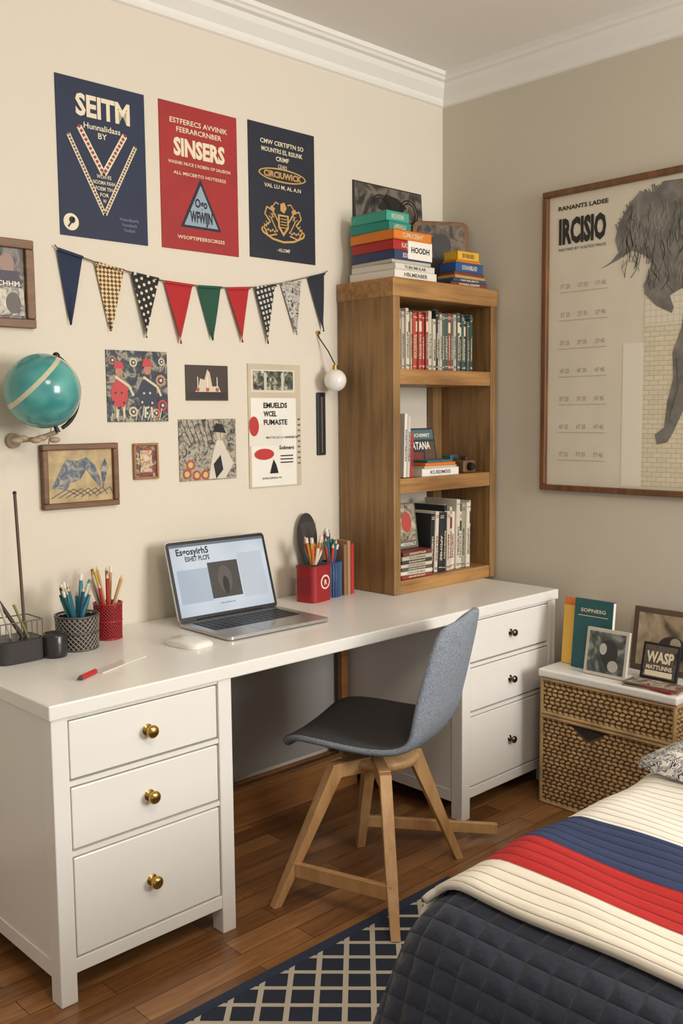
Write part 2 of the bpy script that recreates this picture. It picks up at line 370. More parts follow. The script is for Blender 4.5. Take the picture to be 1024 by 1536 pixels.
# ------------------------------------------------------------------ posters
G=MB('varsity_poster'); M=WL(-1.596,2.187,.0); w,h=.302,.462
G.rect(-w/2,-h/2,w/2,h/2,NAVY,M,0,.003)
G.text('SEITM',.005,.128,.060,CREAM,M,.0035,.185,.035)
G.text('Hunnalidass',.0,.092,.017,CREAM,M,.0035,.125,.012); G.text('BY',.0,.068,.017,CREAM,M,.0035,.03,.012)
DR=bmat((140,52,44))
for s_ in(-1,1):
    G.line([(s_*.114,.065),(0,-.155)],.013,CREAM,M,.0032); G.line([(s_*.078,.093),(0,-.035)],.018,CREAM,M,.0032)
    for k in range(26):
        t=k/25.; G.disc(s_*(.114-.114*t),.065-.22*t,.0042,bmat((110,80,50)),M,.004,n=6)
    for k in range(12):
        t=k/11.; G.disc(s_*(.078-.078*t),.093-.128*t,.0062,DR,M,.004,n=4)
for i,t in enumerate(['WON RS','NOOMA PAHH','FOEM TIN','FOR','W']): G.text(t,0,-.06-.018*i+.012,.011,CREAM,M,.0045,[.05,.075,.06,.03,.012][i],.012)
G.disc(-.115,-.19,.025,CREAM,M,.0032); G.disc(-.112,-.184,.010,NAVY,M,.004); G.line([(-.125,-.205),(-.105,-.178)],.005,NAVY,M,.004)
for i in range(3): G.text('Vannbark',.085,-.165-.016*i,.010,bmat((120,130,150)),M,.0035,.07-.015*i)
G.done()
G=MB('red_poster'); M=WL(-1.2365,2.189,.0); w,h=.310,.461
G.rect(-w/2,-h/2,w/2,h/2,RED,M,0,.003)
G.text('ESTFERECS AVVINIK',0,.168,.016,CREAM,M,.0035,.23,.012); G.text('FEERARCRNBER',0,.142,.016,CREAM,M,.0035,.18,.012)
G.text('SINSERS',0,.070,.052,CREAM,M,.0035,.205,.045)
G.text('WASNIK NUCE S ROBEN OP SAUEION',0,.040,.010,CREAM,M,.0035,.25,.01); G.text('ALL MSCERTO HOTESESS',0,.008,.010,CREAM,M,.0035,.21,.01)
G.prism([(-.082,-.157),(.082,-.157),(0,.005)],INK,M,.0008,.003); G.prism([(-.068,-.149),(.068,-.149),(0,-.016)],bmat((140,160,176)),M,.0008,.0036)
G.text('Ogo',0,-.088,.028,INK,M,.005,.05,.03); G.text('WFWIJN',0,-.136,.034,INK,M,.005,.09,.04)
G.text('WSOPTIPEERSCIRSSS',0,-.195,.011,CREAM,M,.0035,.19,.01); G.done()
G=MB('crest_poster'); M=WL(-.879,2.196,.0); w,h=.306,.460
G.rect(-w/2,-h/2,w/2,h/2,INK,M,0,.003)
for i,(t,ww) in enumerate([('CMW CERTIFTN SO',.20),('MOUNTRS ES, RSIUNK',.19),('CRIMF',.06),('C-D HLO',.04)]): G.text(t,0,.165-.026*i,.015,CREAM,M,.0035,ww,.014)
G.disc(0,.065,.11,GOLD,M,.003,ry=.024,n=30); G.disc(0,.065,.104,INK,M,.0036,ry=.019,n=30); G.text('CIRCIUWICK',0,.055,.020,GOLD,M,.005,.175,.035)
G.text('VAL LU M, AL A.N',0,.018,.013,CREAM,M,.0035,.17,.012)
for s_ in(-1,1):   # heraldic crest
    G.line([(s_*.02,-.10),(s_*.05,-.06),(s_*.075,-.05),(s_*.085,-.075),(s_*.06,-.10),(s_*.09,-.12),(s_*.07,-.15),(s_*.03,-.14)],.005,GOLD,M,.0032)
    G.line([(s_*.03,-.13),(s_*.055,-.09),(s_*.04,-.05)],.004,GOLD,M,.0034)
    for k in range(7): G.line([(s_*(.035+.008*k),-.075-.009*k),(s_*(.05+.008*k),-.060-.010*k)],.003,GOLD,M,.0034)
    for k in range(6): G.disc(s_*(.03+.01*k),-.128-.004*(k%2),.0045,GOLD,M,.0034,n=6)
    G.line([(s_*.0,-.165),(s_*.05,-.158),(s_*.095,-.138),(s_*.10,-.125)],.007,GOLD,M,.0034); G.disc(s_*.052,-.052,.008,GOLD,M,.0034); G.line([(s_*.052,-.05),(s_*.035,-.03),(s_*.02,-.035)],.004,GOLD,M,.0034)
G.prism([(-.025,-.07),(.025,-.07),(.025,-.115),(0,-.145),(-.025,-.115)],GOLD,M,.0008,.0034); G.prism([(-.017,-.076),(.017,-.076),(.017,-.11),(0,-.132),(-.017,-.11)],INK,M,.0008,.0044)
for k in range(4): G.line([(-.014,-.085-.01*k),(.014,-.085-.01*k)],.003,GOLD,M,.0054)
G.disc(0,-.045,.016,GOLD,M,.0034,ry=.02,n=5); G.text('~KLOMF',0,-.2,.012,CREAM,M,.0035,.06,.01); G.done()
# ------------------------------------------------------------------ bunting
G=MB('pennant_bunting')
st=[(-1.772,1.918),(-1.764,1.909),(-1.64,1.881),(-1.515,1.862),(-1.392,1.846),(-1.262,1.842),(-1.143,1.845),(-1.021,1.857),(-.899,1.881),(-.77,1.914),(-.69,1.935),(-.675,1.945)]
G.tube([(x,-.012,z+.004) for x,z in st],.0022,mat('twine',(120,100,76),.9),6)
gi=gridmat('gingham_gold',(214,194,150),(104,68,36),55,math.radians(45),0,'check','XZ'); pd=gridmat('polka_dark',(36,33,33),(210,203,186),48,.4,.24,'dot','XZ')
ct=gridmat('plus_dark',(200,196,186),(36,36,40),55,.3,.22,'line','XZ'); bw2=picmat('animal_print',[(28,28,30),(200,195,184),(30,30,32)],60)
fl=[((-1.764,1.909),(-1.682,1.892),(-1.730,1.691),mat('flag_navy',(34,46,72),.85,bump=.2,bscale=400)),((-1.64,1.881),(-1.541,1.866),(-1.595,1.680),gi),((-1.515,1.862),(-1.412,1.851),(-1.466,1.666),pd),
((-1.392,1.846),(-1.283,1.842),(-1.336,1.653),mat('flag_red',(172,38,42),.85,bump=.2,bscale=400)),((-1.262,1.842),(-1.168,1.845),(-1.209,1.669),mat('flag_green',(32,78,62),.85,bump=.2,bscale=400)),((-1.143,1.845),(-1.045,1.853),(-1.079,1.668),mat('flag_red',(172,38,42))),
((-1.021,1.857),(-.927,1.872),(-.965,1.669),ct),((-.899,1.881),(-.806,1.896),(-.833,1.706),bw2),((-.770,1.914),(-.690,1.935),(-.700,1.725),mat('flag_ink',(38,42,54),.85,bump=.2,bscale=400))]
for a,b_,c,m in fl:
    n_=8; vs=[];fs=[]; ph=rn.uniform(0,6)
    for i in range(n_+1):
        t=i/n_
        for j in range(5):
            s_=j/4.; x=(a[0]*(1-s_)+b_[0]*s_)*(1-t)+c[0]*t; z=(a[1]*(1-s_)+b_[1]*s_)*(1-t)+c[1]*t
            vs.append((x,-.009-.006*math.sin(s_*3+ph+t*1.5)*(t+.2)-.004*t,z))
    for i in range(n_):
        for j in range(4): fs.append([i*5+j,i*5+j+1,i*5+j+6,i*5+j+5])
    G.add(vs,fs,m,smooth=True); G.line([(a[0],a[1]+.002),(b_[0],b_[1]+.002)],.008,m,WL(0,0,.016),0,.001)
G.done(recalc=False)
# ------------------------------------------------------------------ small wall pictures
def framed(name,x0,x1,z0,z1,fw,fm_,pic,dep=.02,matte=None):
    G=MB(name); M=WL((x0+x1)/2,(z0+z1)/2,.0); w,h=x1-x0,z1-z0
    G.box((-w/2,-h/2,0),(w/2,-h/2+fw,dep),fm_,M,bev=.003); G.box((-w/2,h/2-fw,0),(w/2,h/2,dep),fm_,M,bev=.003)
    G.box((-w/2,-h/2+fw,0),(-w/2+fw,h/2-fw,dep),fm_,M,bev=.003); G.box((w/2-fw,-h/2+fw,0),(w/2,h/2-fw,dep),fm_,M,bev=.003)
    G.rect(-w/2+fw*.8,-h/2+fw*.8,w/2-fw*.8,h/2-fw*.8,matte or pic,M,0,dep*.45)
    return G,M,w,h
GR=[(30,28,32),(70,64,66),(130,122,112),(48,44,46)]
G,M,w,h=framed('framed_newspaper',-2.06,-1.843,1.674,1.924,.026,FRAMEW,None,.022,picmat('news_dark',GR,22))
G.rect(-.07,-.090,.078,-.012,picmat('news_light',[(60,60,60),(180,172,156),(214,206,190)],40),M,.010,.001); G.text('SECHHM',.02,-.008,.014,PAPER,M,.0125,.09,.02); G.disc(.045,-.055,.022,bmat((90,84,80)),M,.0115,ry=.03)
G.disc(.03,.055,.022,bmat((150,120,110)),M,.010,ry=.03); G.prism([(-.01,.0),(.075,.0),(.06,.035),(.01,.035)],bmat((60,50,70)),M,.001,.010); G.done()
def flatpic(name,x0,x1,z0,z1,m,d=.004):
    G=MB(name); M=WL((x0+x1)/2,(z0+z1)/2,.0); w,h=x1-x0,z1-z0; G.rect(-w/2,-h/2,w/2,h/2,m,M,0,d); return G,M,w,h,d
G,M,w,h,d=flatpic('folk_art_print',-1.61,-1.387,1.40,1.624,picmat('folk',[(26,34,48),(30,38,54),(60,70,82),(160,150,124),(28,34,46)],30))
KR=bmat((186,56,58)); KC=bmat((206,192,160)); KD=bmat((40,48,66)); KT=bmat((176,120,96))
for sx,sc in((-.068,1.),(.035,1.15)):     # two folk figures with round skirts
    G.disc(sx,-.025,.030*sc,KR if sx<0 else KD,M,d,ry=.045*sc); G.disc(sx,.045*sc,.014,KT,M,d+.0008); G.prism([(sx-.02,.055*sc),(sx+.02,.055*sc),(sx+.012,.075*sc),(sx-.012,.078*sc)],KR,M,.001,d+.001)
    G.line([(sx-.015,.03),(sx+.035,.0),(sx+.05,-.03)],.008,KC,M,d+.001); G.line([(sx-.01,-.065),(sx-.012,-.1)],.007,KC,M,d+.001); G.line([(sx+.012,-.065),(sx+.015,-.1)],.007,KC,M,d+.001)
    for k in range(7): G.disc(sx-.022+.0075*k,-.05+.03*math.sin(k*1.9),.004,KC if sx>0 else KD,M,d+.0012,n=8)
for x,y,r,c in((.085,.02,.018,(190,130,100)),(-.015,.075,.014,(200,190,160)),(.09,-.06,.018,(176,60,60)),(-.02,-.08,.016,(200,186,150)),(.03,-.085,.016,(90,130,140)),(.065,-.085,.015,(190,110,90)),(.09,.08,.012,(200,190,160)),(-.09,.08,.014,(150,110,90))):
    G.disc(x,y,r,bmat(c),M,d); G.disc(x,y,r*.6,KD,M,d+.0008); G.disc(x,y,r*.3,KC,M,d+.0016)
for k in range(9): G.line([(-.1+.022*k,-.108),(-.095+.023*k,-.085+.012*(k%3))],.003,KC,M,d+.0006)
G.done()
G,M,w,h,d=flatpic('small_ship_photo',-1.315,-1.141,1.468,1.586,bmat((60,48,42))); G.rect(-w/2+.006,-h/2+.006,w/2-.006,-.03,bmat((42,35,32)),M,d)
G.prism([(-.05,-.03),(.055,-.03),(.045,-.01),(.02,-.012),(.01,.035),(0,.045),(-.012,.01),(-.03,.015),(-.035,-.008)],bmat((206,192,170)),M,.001,d)
for x in(-.04,.0,.04): G.disc(x,-.022,.007,bmat((170,86,50)),M,d+.001); G.line([(x,-.02),(x,.02)],.003,PAPER,M,d+.001)
G.done()
G,M,w,h=framed('tiny_framed_stamp',-1.525,-1.432,1.215,1.331,.008,wood('thin_frame',(176,130,84),(140,94,56),'Z'),None,.012,picmat('stamp',[(170,60,50),(50,44,50),(196,176,140)],55)); G.rect(-.022,-.035,.022,.035,picmat('stamp_in',[(186,66,56),(206,186,150),(60,50,54)],70),M,.006,.001); G.disc(0,.01,.010,bmat((206,190,160)),M,.007); G.done()
G,M,w,h,d=flatpic('sketch_print',-1.348,-1.112,1.199,1.406,picmat('sketch',[(36,34,34),(120,114,102),(176,168,150),(70,66,60)],42,detail=6))
G.prism([(.0,-.1),(.07,-.1),(.105,-.05),(.075,.0),(.06,.03),(.035,.03),(.02,-.01),(.01,-.05)],bmat((206,198,184)),M,.001,d); G.prism([(.03,-.1),(.06,-.07),(.05,-.02),(.02,-.05)],BLACK,M,.001,d+.001)
G.disc(.045,.048,.018,bmat((190,176,156)),M,d,ry=.022); G.prism([(.02,.06),(.075,.055),(.06,.085),(.035,.088)],BLACK,M,.001,d+.001)
for x,y in((-.09,-.08),(-.05,-.085),(-.015,-.085),(-.075,-.05)): G.disc(x,y,.017,bmat((166,74,52)),M,d); G.disc(x,y,.010,bmat((200,176,112)),M,d+.001)
for k in range(8): G.line([(-.11+.022*k,.1),(-.07+.018*k,.02)],.002,BLACK,M,d)
G.done()
G,M,w,h=framed('framed_map',-1.842,-1.587,1.141,1.336,.018,FRAMEW,None,.022,mat('map_paper',(186,164,124),.7,var=.3,vscale=25))
MBL=picmat('map_blue',[(46,60,84),(96,106,112),(166,156,134)],50)
G.prism([(-.095,-.035),(-.06,.03),(-.045,.05),(-.01,.045),(.02,.055),(.05,.03),(.065,-.01),(.07,-.04),(.04,-.01),(.02,.02),(.0,-.01),(-.03,-.02),(-.05,-.04)],MBL,M,.001,.0105)
G.prism([(.075,-.045),(.095,.02),(.085,.05),(.07,.02)],MBL,M,.001,.0105)
for k in range(7): G.line([(-.1+.025*k,-.065),(-.05+.025*k,-.04),(-.01+.02*k,-.06)],.003,bmat((104,88,76)),M,.0105)
G.done()
G=MB('pinned_note_board'); M=WL(-.932,1.378,.0); G.rect(-.122,-.22,.122,.22,mat('board_card',(196,184,160),.8,var=.08),M,0,.004)
G.rect(-.11,.12,.095,.20,bmat((214,205,184)),M,.004); G.rect(-.10,.128,.085,.195,picmat('trees',[(30,36,30),(80,86,72),(200,192,172)],36),M,.005)
for x in(-.045,.035): G.rect(x-.006,.128,x+.006,.19,bmat((200,192,170)),M,.006,.0004)
G.rect(-.112,-.215,.098,.10,PAPER,M,.004,.001); G.rect(-.122,-.07,.03,.01,bmat((222,217,206)),M,.0052,.001)
for i,t in enumerate(['EMUELDS','WCEL','FUMASTE']): G.text(t,-.055,.065-.03*i,.018,BLACK,M,.0066,[.11,.06,.11][i],.03,'LEFT')
G.disc(-.10,-.0,.022,bmat((180,46,44)),M,.0062,ry=.035); G.disc(-.055,-.1,.045,bmat((184,48,46)),M,.0062,ry=.02); G.text('MATROIO LI ANDIEOS',.03,-.045,.008,BLACK,M,.0066,.15,.01)
G.text('Solmers',.05,-.085,.014,BLACK,M,.0066,.07,.02)
G.prism([(-.03,-.17),(-.02,-.14),(-.012,-.12),(-.0,-.14),(.01,-.17)],BLACK,M,.001,.006); G.text('BARUSIPINI PE',-.02,-.19,.007,BLACK,M,.0066,.09)
for i in range(3): G.rect(.02,-.11-.012*i,.08,-.106-.012*i,BLACK,M,.006)
for i in range(9): G.text('ao',.111,.02-.02*i,.009,bmat((70,66,60)),M,.0066,.012,.02)
G.done()
G=MB('hanging_strap'); M=WL(-.708,1.385,.0); G.box((-.022,-.12,0),(.020,.115,.01),mat('black_leather',(34,30,30),.5,bump=.3),M,bev=.004); G.box((-.004,-.11,.01),(.0,.105,.012),bmat((120,110,100)),M); G.cyl((0,.105,.0),(0,.105,.016),.006,.006,STEEL,12,M); G.done()
# hanging globe lamp
G=MB('wall_globe_lamp'); G.sph((-.69,-.065,1.543),.042,mat('opal_glass',(232,230,225),.2,coat=.4),n=32)
G.cyl((-.69,-.065,1.583),(-.69,-.065,1.60),.012,.009,BRASS); G.tube([(-.69,-.065,1.60),(-.70,-.04,1.65),(-.717,-.01,1.70),(-.72,-.002,1.72)],.0025,mat('cord_dark',(60,54,50)))
G.cyl((-.72,0,1.72),(-.72,-.012,1.72),.008,.007,BRASS); G.done()
# ------------------------------------------------------------------ globe on wall bracket
gm,nt,b=base('globe_teal'); L=nt.links.new
tc=N(nt,'ShaderNodeTexCoord'); out=None
def plane(nrm,c,wd):
    v=N(nt,'ShaderNodeVectorMath',operation='DOT_PRODUCT'); v.inputs[1].default_value=Vector(nrm).normalized(); L(tc.outputs['Object'],v.inputs[0])
    a=N(nt,'ShaderNodeMath',operation='SUBTRACT'); L(v.outputs['Value'],a.inputs[0]); a.inputs[1].default_value=c
    a2=N(nt,'ShaderNodeMath',operation='ABSOLUTE'); L(a.outputs[0],a2.inputs[0]); a3=N(nt,'ShaderNodeMath',operation='LESS_THAN'); L(a2.outputs[0],a3.inputs[0]); a3.inputs[1].default_value=wd; return a3.outputs[0]
pa=plane((.72,-.2,-.75),-.035,.006); pb=plane((.7,.62,.1),.01,.006)
mxx=N(nt,'ShaderNodeMath',operation='MAXIMUM'); L(pa,mxx.inputs[0]); L(pb,mxx.inputs[1])
n=N(nt,'ShaderNodeTexNoise'); n.inputs['Scale'].default_value=9; L(tc.outputs['Object'],n.inputs['Vector'])
r=N(nt,'ShaderNodeValToRGB'); r.color_ramp.elements[0].color=lin((56,134,134)); r.color_ramp.elements[0].position=.4; r.color_ramp.elements[1].color=lin((96,170,164)); r.color_ramp.elements[1].position=.65; L(n.outputs['Fac'],r.inputs['Fac'])
mx=N(nt,'ShaderNodeMix',data_type='RGBA'); L(mxx.outputs[0],mx.inputs[0]); L(r.outputs['Color'],mx.inputs[6]); mx.inputs[7].default_value=lin((196,192,160)); L(mx.outputs[2],b.inputs['Base Color'])
b.inputs['Roughness'].default_value=.22; b.inputs['Coat Weight'].default_value=.4
gc=Vector((-1.893,-.14,1.49))
e=empty('desk_globe',(gc.x,gc.y,gc.z-.14))
g=MB('sphere'); g.sph(gc,.105,gm,n=48); g.done(e,origin=gc)
g=MB('meridian_arm'); ax=Vector((-.30,.1,1)).normalized()
pts=[]
side=Vector((.9,.1,.1)).normalized()
side=(side-ax*side.dot(ax)).normalized()
for i in range(15):
    a=math.radians(-80+125*i/14); pts.append(gc+ax*math.sin(a)*.116+side*math.cos(a)*.116)
g.tube(pts,.006,BLACK,8); g.sph(pts[-1],.011,BLACK,n=10); g.cyl(gc-ax*.10,gc-ax*.122,.005,.008,BLACK); g.done(e)
g=MB('wall_bracket'); sc=mat('bracket_bone',(160,142,120),.6,var=.3)
g.tube([gc-ax*.12,gc+Vector((-.01,.03,-.135)),gc+Vector((-.03,.139,-.14))],.007,sc,10)
for k in range(5): g.sph(gc+Vector((-.085+.028*k,-.005+.02*(k%2),-.137+.006*(k%2))),.016,sc,sc=(1.1,.9,.55),n=12)
g.cyl(gc+Vector((-.03,.14,-.14)),gc+Vector((-.03,.128,-.14)),.022,.022,sc); g.done(e)
g=MB('hanging_chain')
pts=[gc+Vector((.055,.06,-.08)),gc+Vector((.07,.10,-.12)),gc+Vector((.075,.125,-.152))]
g.tube(pts,.0015,BRASS,6); g.done(e)
# ------------------------------------------------------------------ desk items
REDM=mat('red_metal',(150,30,38),.4); GRM=mat('grey_metal',(96,92,88),.45,.5)
def cupmesh(name,cx,cy,r,h,m,rim=True,seg=26,rows=8):
    G=MB(name); z=.7505; t=.0022
    G.lathe([(0,.0),(r*.93,.0),(r*.93,.004),(0,.004)],m,T(cx,cy,z),24)
    for zz in(.0,.5,1.): 
        rr_=r*(.93+.07*zz); G.lathe([(rr_-t,h*zz*.97),(rr_+t,h*zz*.97),(rr_+t,h*zz*.97+.005),(rr_-t,h*zz*.97+.005),(rr_-t,h*zz*.97)],m,T(cx,cy,z),28)
    for s_ in(-1,1):
        for i in range(seg):
            a=2*math.pi*i/seg; pts=[]
            for q in range(rows+1):
                f=q/rows; aa=a+s_*f*h/r*1.; rq=r*(.93+.07*f); pts.append((cx+rq*math.cos(aa),cy+rq*math.sin(aa),z+f*h))
            G.tube(pts,.0017,mat('wire_light',(150,144,134),.4,.6) if m is GRM else m,4)
    G.lathe([(r*.90,.004),(r*.965,h*.93)],mat(name+'_liner',(58,52,50) if m is not REDM else (96,20,26),.8),T(cx,cy,z),24)
    return G
def pens(G,cx,cy,r,z,n,cols,h0,h1,tilt,rn,pr=.0042):
    for i in range(n):
        a=rn.uniform(0,2*math.pi); rb=r*.5*rn.random(); rt=r*.85
        b0=Vector((cx-math.cos(a)*rb,cy-math.sin(a)*rb,z+.006)); h=rn.uniform(h0,h1)
        tp=Vector((cx+math.cos(a)*rt*tilt,cy+math.sin(a)*rt*tilt*.8,z+h)); c=bmat(rn.choice(cols)); d_=(tp-b0).normalized()
        G.cyl(b0,tp,pr,pr,c,8)
        k=rn.random()
        if k<.5: G.cyl(tp,tp+d_*.014,pr,.0008,bmat((210,182,144)),8)
        elif k<.8: G.cyl(tp,tp+d_*.012,pr*.9,pr*.7,bmat(rn.choice(cols)),8); G.cyl(tp-d_*.04,tp-d_*.001,pr*1.15,pr*1.15,bmat(rn.choice(cols)),8)
        else: G.cyl(tp,tp+d_*.018,pr*1.1,pr*1.1,bmat((220,216,206)),8)
TE=[(30,120,134),(36,96,124),(54,140,150),(34,72,100),(64,130,106),(190,190,180)]
G=cupmesh('grey_mesh_pen_cup',-1.83,-.17,.062,.098,GRM); pens(G,-1.83,-.17,.05,.7505,20,TE,.14,.195,1.,rn,.0048); G.done()
G=cupmesh('red_mesh_pen_cup',-1.703,-.125,.042,.108,REDM); pens(G,-1.703,-.125,.036,.7505,14,[(190,144,96),(186,162,60),(176,44,44),(140,86,58),(84,112,60),(210,204,190)],.16,.22,1.5,rn,.0048); G.done()
G=MB('desk_tidy_tray'); pm=mat('dark_felt',(54,50,50),.8,bump=.3)
G.prism(rr(.135,.115,.03),pm,T(-2.02,-.225,.7505),.06); G.prism([(x*.86,y*.86+.008) for x,y in rr(.135,.115,.03)],BLACK,T(-2.02,-.225,.8106),.001)
for k in range(9):
    x=-2.08+.015*k; G.tube([(x,-.215,.81),(x,-.215,.86)],.0012,GRM,4)
G.tube([(-2.085,-.215,.862),(-1.958,-.215,.862)],.002,GRM,6); G.tube([(-2.085,-.12,.862),(-1.958,-.12,.862)],.002,GRM,6); G.tube([(-1.958,-.215,.862),(-1.958,-.12,.862)],.002,GRM,6)
G.cyl((-1.985,-.16,.81),(-1.965,-.09,1.205),.0045,.0045,bmat((84,56,44)),10); G.sph((-1.965,-.09,1.205),.006,BLACK,n=10)
G.cyl((-2.0,-.18,.81),(-2.075,-.10,.98),.006,.005,bmat((60,44,38)),10); G.cyl((-2.03,-.17,.81),(-2.05,-.13,.93),.004,.004,bmat((180,170,152)),8); G.cyl((-1.99,-.19,.81),(-2.01,-.15,.90),.004,.004,bmat((120,120,60)),8)
G.done()
G=MB('small_dark_jar'); G.lathe([(0,0),(.032,0),(.035,.01),(.035,.060),(.030,.067),(.027,.067),(.027,.055),(0,.055)],mat('dark_glass',(40,38,40),.25),T(-1.925,-.215,.7505)); G.done()
G=MB('wireless_mouse'); M=T(-1.583,-.375,.7505,math.radians(8))
t=bmesh.new(); bmesh.ops.create_cube(t,size=1); bmesh.ops.subdivide_edges(t,edges=t.edges[:],cuts=7,use_grid_fill=True)
for v in t.verts:
    x,y,z=v.co; s_=(1-(abs(2*x)**4)*.16)*1.; q=(1-(abs(2*y)**4)*.16)
    hh=(1-.55*(2*x)**2*.6-.6*(2*y)**2*.6)
    v.co=Vector((x*.098*q,y*.135*s_,(z+.5)*.024*max(.25,hh)))
G.merge(t,mat('mouse_white',(228,225,218),.25,coat=.5),M,True); G.done()
G=MB('marker_pen'); c0=Vector((-2.0,-.495,.757)); c1=Vector((-1.94,-.463,.757)); 
G.cyl(c0,c1,.0065,.0065,bmat((180,34,38)),12); G.cyl(c0-(c1-c0)*.2,c0,.002,.0065,bmat((40,60,60)),12); G.done()
G=MB('clear_ruler'); M=T(-1.85,-.43,.7505,math.radians(22)); G.box((-.09,-.016,0),(.10,.016,.003),mat('clear_acrylic',(226,223,216),.15,coat=.5),M,bev=.001)
for k in range(18): G.rect(-.085+.01*k,-.015,-.0843+.01*k,-.009 if k%5 else -.004,bmat((160,154,146)),M,.003,.0002)
G.done()
# right-hand cups
G=MB('red_pencil_tin'); M=T(-.875,-.135,.7505,math.radians(10)); 
def rrc(w,d,r): return [(x,y-d/2) for x,y in rr(w,d,r)]
G.prism(rrc(.108,.09,.02),REDM,M,.13); G.prism(rrc(.094,.076,.016),DARK,M,.001,.1302); G.prism(rrc(.112,.094,.02),REDM,M,.006,.122)
Mf=M@Matrix.Translation((0,-.0455,0))@RX; G.disc(.01,.07,.026,CREAM,Mf,.0,.001); G.disc(.01,.07,.020,REDM,Mf,.001,.001); G.text('R',.01,.061,.018,CREAM,Mf,.0025,.016,.03)
MF=M@Matrix.Translation((-.0545,0,0))@RW; G.rect(-.03,.03,.03,.09,bmat((130,26,34)),MF,.0,.001)
pens(G,-.875,-.135,.04,.82,14,[(186,46,46),(214,180,60),(40,112,104),(220,210,190),(206,112,40),(84,58,48)],.10,.15,.9,rn,.0055); G.done()
G=MB('blue_pencil_cup'); G.lathe([(0,0),(.036,0),(.038,.13),(.034,.13),(.033,.02),(0,.02)],mat('blue_cup',(48,74,112),.5),T(-.775,-.12,.7505)); 
for k in range(24):
    a=2*math.pi*k/24; G.cyl((-.775+.037*math.cos(a),-.12+.037*math.sin(a),.752),(-.775+.0385*math.cos(a),-.12+.0385*math.sin(a),.88),.003,.003,mat('blue_cup_rib',(64,92,132),.5),6)
pens(G,-.775,-.12,.028,.79,13,[(40,140,150),(60,150,84),(40,66,126),(190,54,48),(30,100,108)],.13,.21,1.,rn,.006); G.done()
G=MB('red_notebooks'); 
for k,c in enumerate([(140,104,76),(164,130,94),(176,46,44)]): G.box((-.735+.018*k,-.15,.7505),(-.72+.018*k,-.06,.94+.012*(k%2)),bmat(c),bev=.001)
G.done()
G=MB('black_fan_leaf'); M=T(-.80,-.035,.90,0,math.radians(-6)); 
lp=[(0,-.13)]+[(.045*math.cos(math.radians(a))-.006,.07+.085*math.sin(math.radians(a))) for a in range(-30,215,12)]
G.prism(lp,mat('feather_black',(46,43,42),.6,bump=.4,bscale=200),M@RX,.004)
for k in range(9): G.line([(0,-.1),(-.035+.009*k,.12)],.0012,bmat((120,112,100)),M@RX,.004)
G.prism([(-.012,-.149),(.012,-.149),(.006,-.11),(-.006,-.11)],BLACK,M@RX,.008); G.done()
# ------------------------------------------------------------------ laptop
lp=empty('laptop',(-1.282,-.437,.7505)); lp.rotation_euler=(0,0,math.radians(-1.5))
LWD,LD=.398,.272
def lpart(G):
    o=G.done(origin=(0,0,0)); o.parent=lp; o.location=(0,0,0); return o
G=MB('base'); G.prism([(x,y) for x,y in rr(LWD,LD,.014)],ALU,d=.010,z=.003); G.prism([(x*.96,y*.96+.005) for x,y in rr(LWD,LD,.014)],BLACK,d=.003)
G.rect(-.170,.108,.170,.240,mat('key_bed',(30,30,33),.6),z=.0131,d=.0004)
for r_ in range(6):
    for c_ in range(14):
        if r_==0 and 4<=c_<=9:
            if c_==4: G.box((-.168+4*.0242,.110,.0135),(-.168+10*.0242-.003,.110+.0175,.0147),BLACK)
            continue
        G.box((-.168+c_*.0242,.110+r_*.0215,.0135),(-.168+c_*.0242+.0205,.110+r_*.0215+.0178,.0147),BLACK)
G.prism([(x,y+.012) for x,y in rr(.13,.084,.006)],mat('trackpad',(170,169,168),.25,.7),z=.0131,d=.0003); lpart(G)
SM=T(0,LD-.003,.013,0,math.radians(-17))@RX   # lid plane (x right, y up)
LH=.262
G=MB('lid'); G.prism(rr(LWD,LH,.014),ALU,SM,.006,-.006); G.prism(rr(LWD-.003,LH-.003,.013),BLACK,SM,.0014,0.)
G.cyl((-.13,LD-.003,.012),(.13,LD-.003,.012),.006,.006,BLACK,12); lpart(G)
def emis(name,c1,c2,s):
    m,nt,b=base(name); L=nt.links.new; tc=N(nt,'ShaderNodeTexCoord'); n=N(nt,'ShaderNodeTexNoise'); n.inputs['Scale'].default_value=5; n.inputs['Detail'].default_value=1; L(tc.outputs['Object'],n.inputs['Vector'])
    r=N(nt,'ShaderNodeValToRGB'); r.color_ramp.elements[0].position=.35; r.color_ramp.elements[1].position=.65; r.color_ramp.elements[0].color=lin(c1); r.color_ramp.elements[1].color=lin(c2); L(n.outputs['Fac'],r.inputs['Fac'])
    L(r.outputs['Color'],b.inputs['Emission Color']); b.inputs['Emission Strength'].default_value=s; b.inputs['Base Color'].default_value=(.02,.02,.02,1); b.inputs['Roughness'].default_value=.25; return m
G=MB('display'); sw=LWD/2-.012
G.rect(-sw,.014,sw,.249,emis('screen_glow',(190,204,220),(226,234,242),.78),SM,.0014,.0004)
G.rect(-sw,.240,sw,.249,emis('screen_bar',(120,130,140),(140,150,160),.5),SM,.0018,.0003)
SB=mat('screen_ink',(16,18,22),.4)
G.text('Esgosyirh5',-.165,.214,.021,SB,SM,.0022,.125,.03,'LEFT'); G.text('ESHET PLCFS',-.135,.192,.015,SB,SM,.0022,.095,.03,'LEFT')
G.rect(-.175,.055,-.055,.165,emis('screen_panel',(170,186,204),(196,208,220),.75),SM,.0018,.0003)
G.rect(.07,.05,.17,.2,emis('screen_panel2',(196,206,218),(214,222,230),.76),SM,.0018,.0003)
G.rect(-.055,.06,.065,.18,emis('screen_photo',(20,20,22),(90,84,80),.5),SM,.0018,.0006)
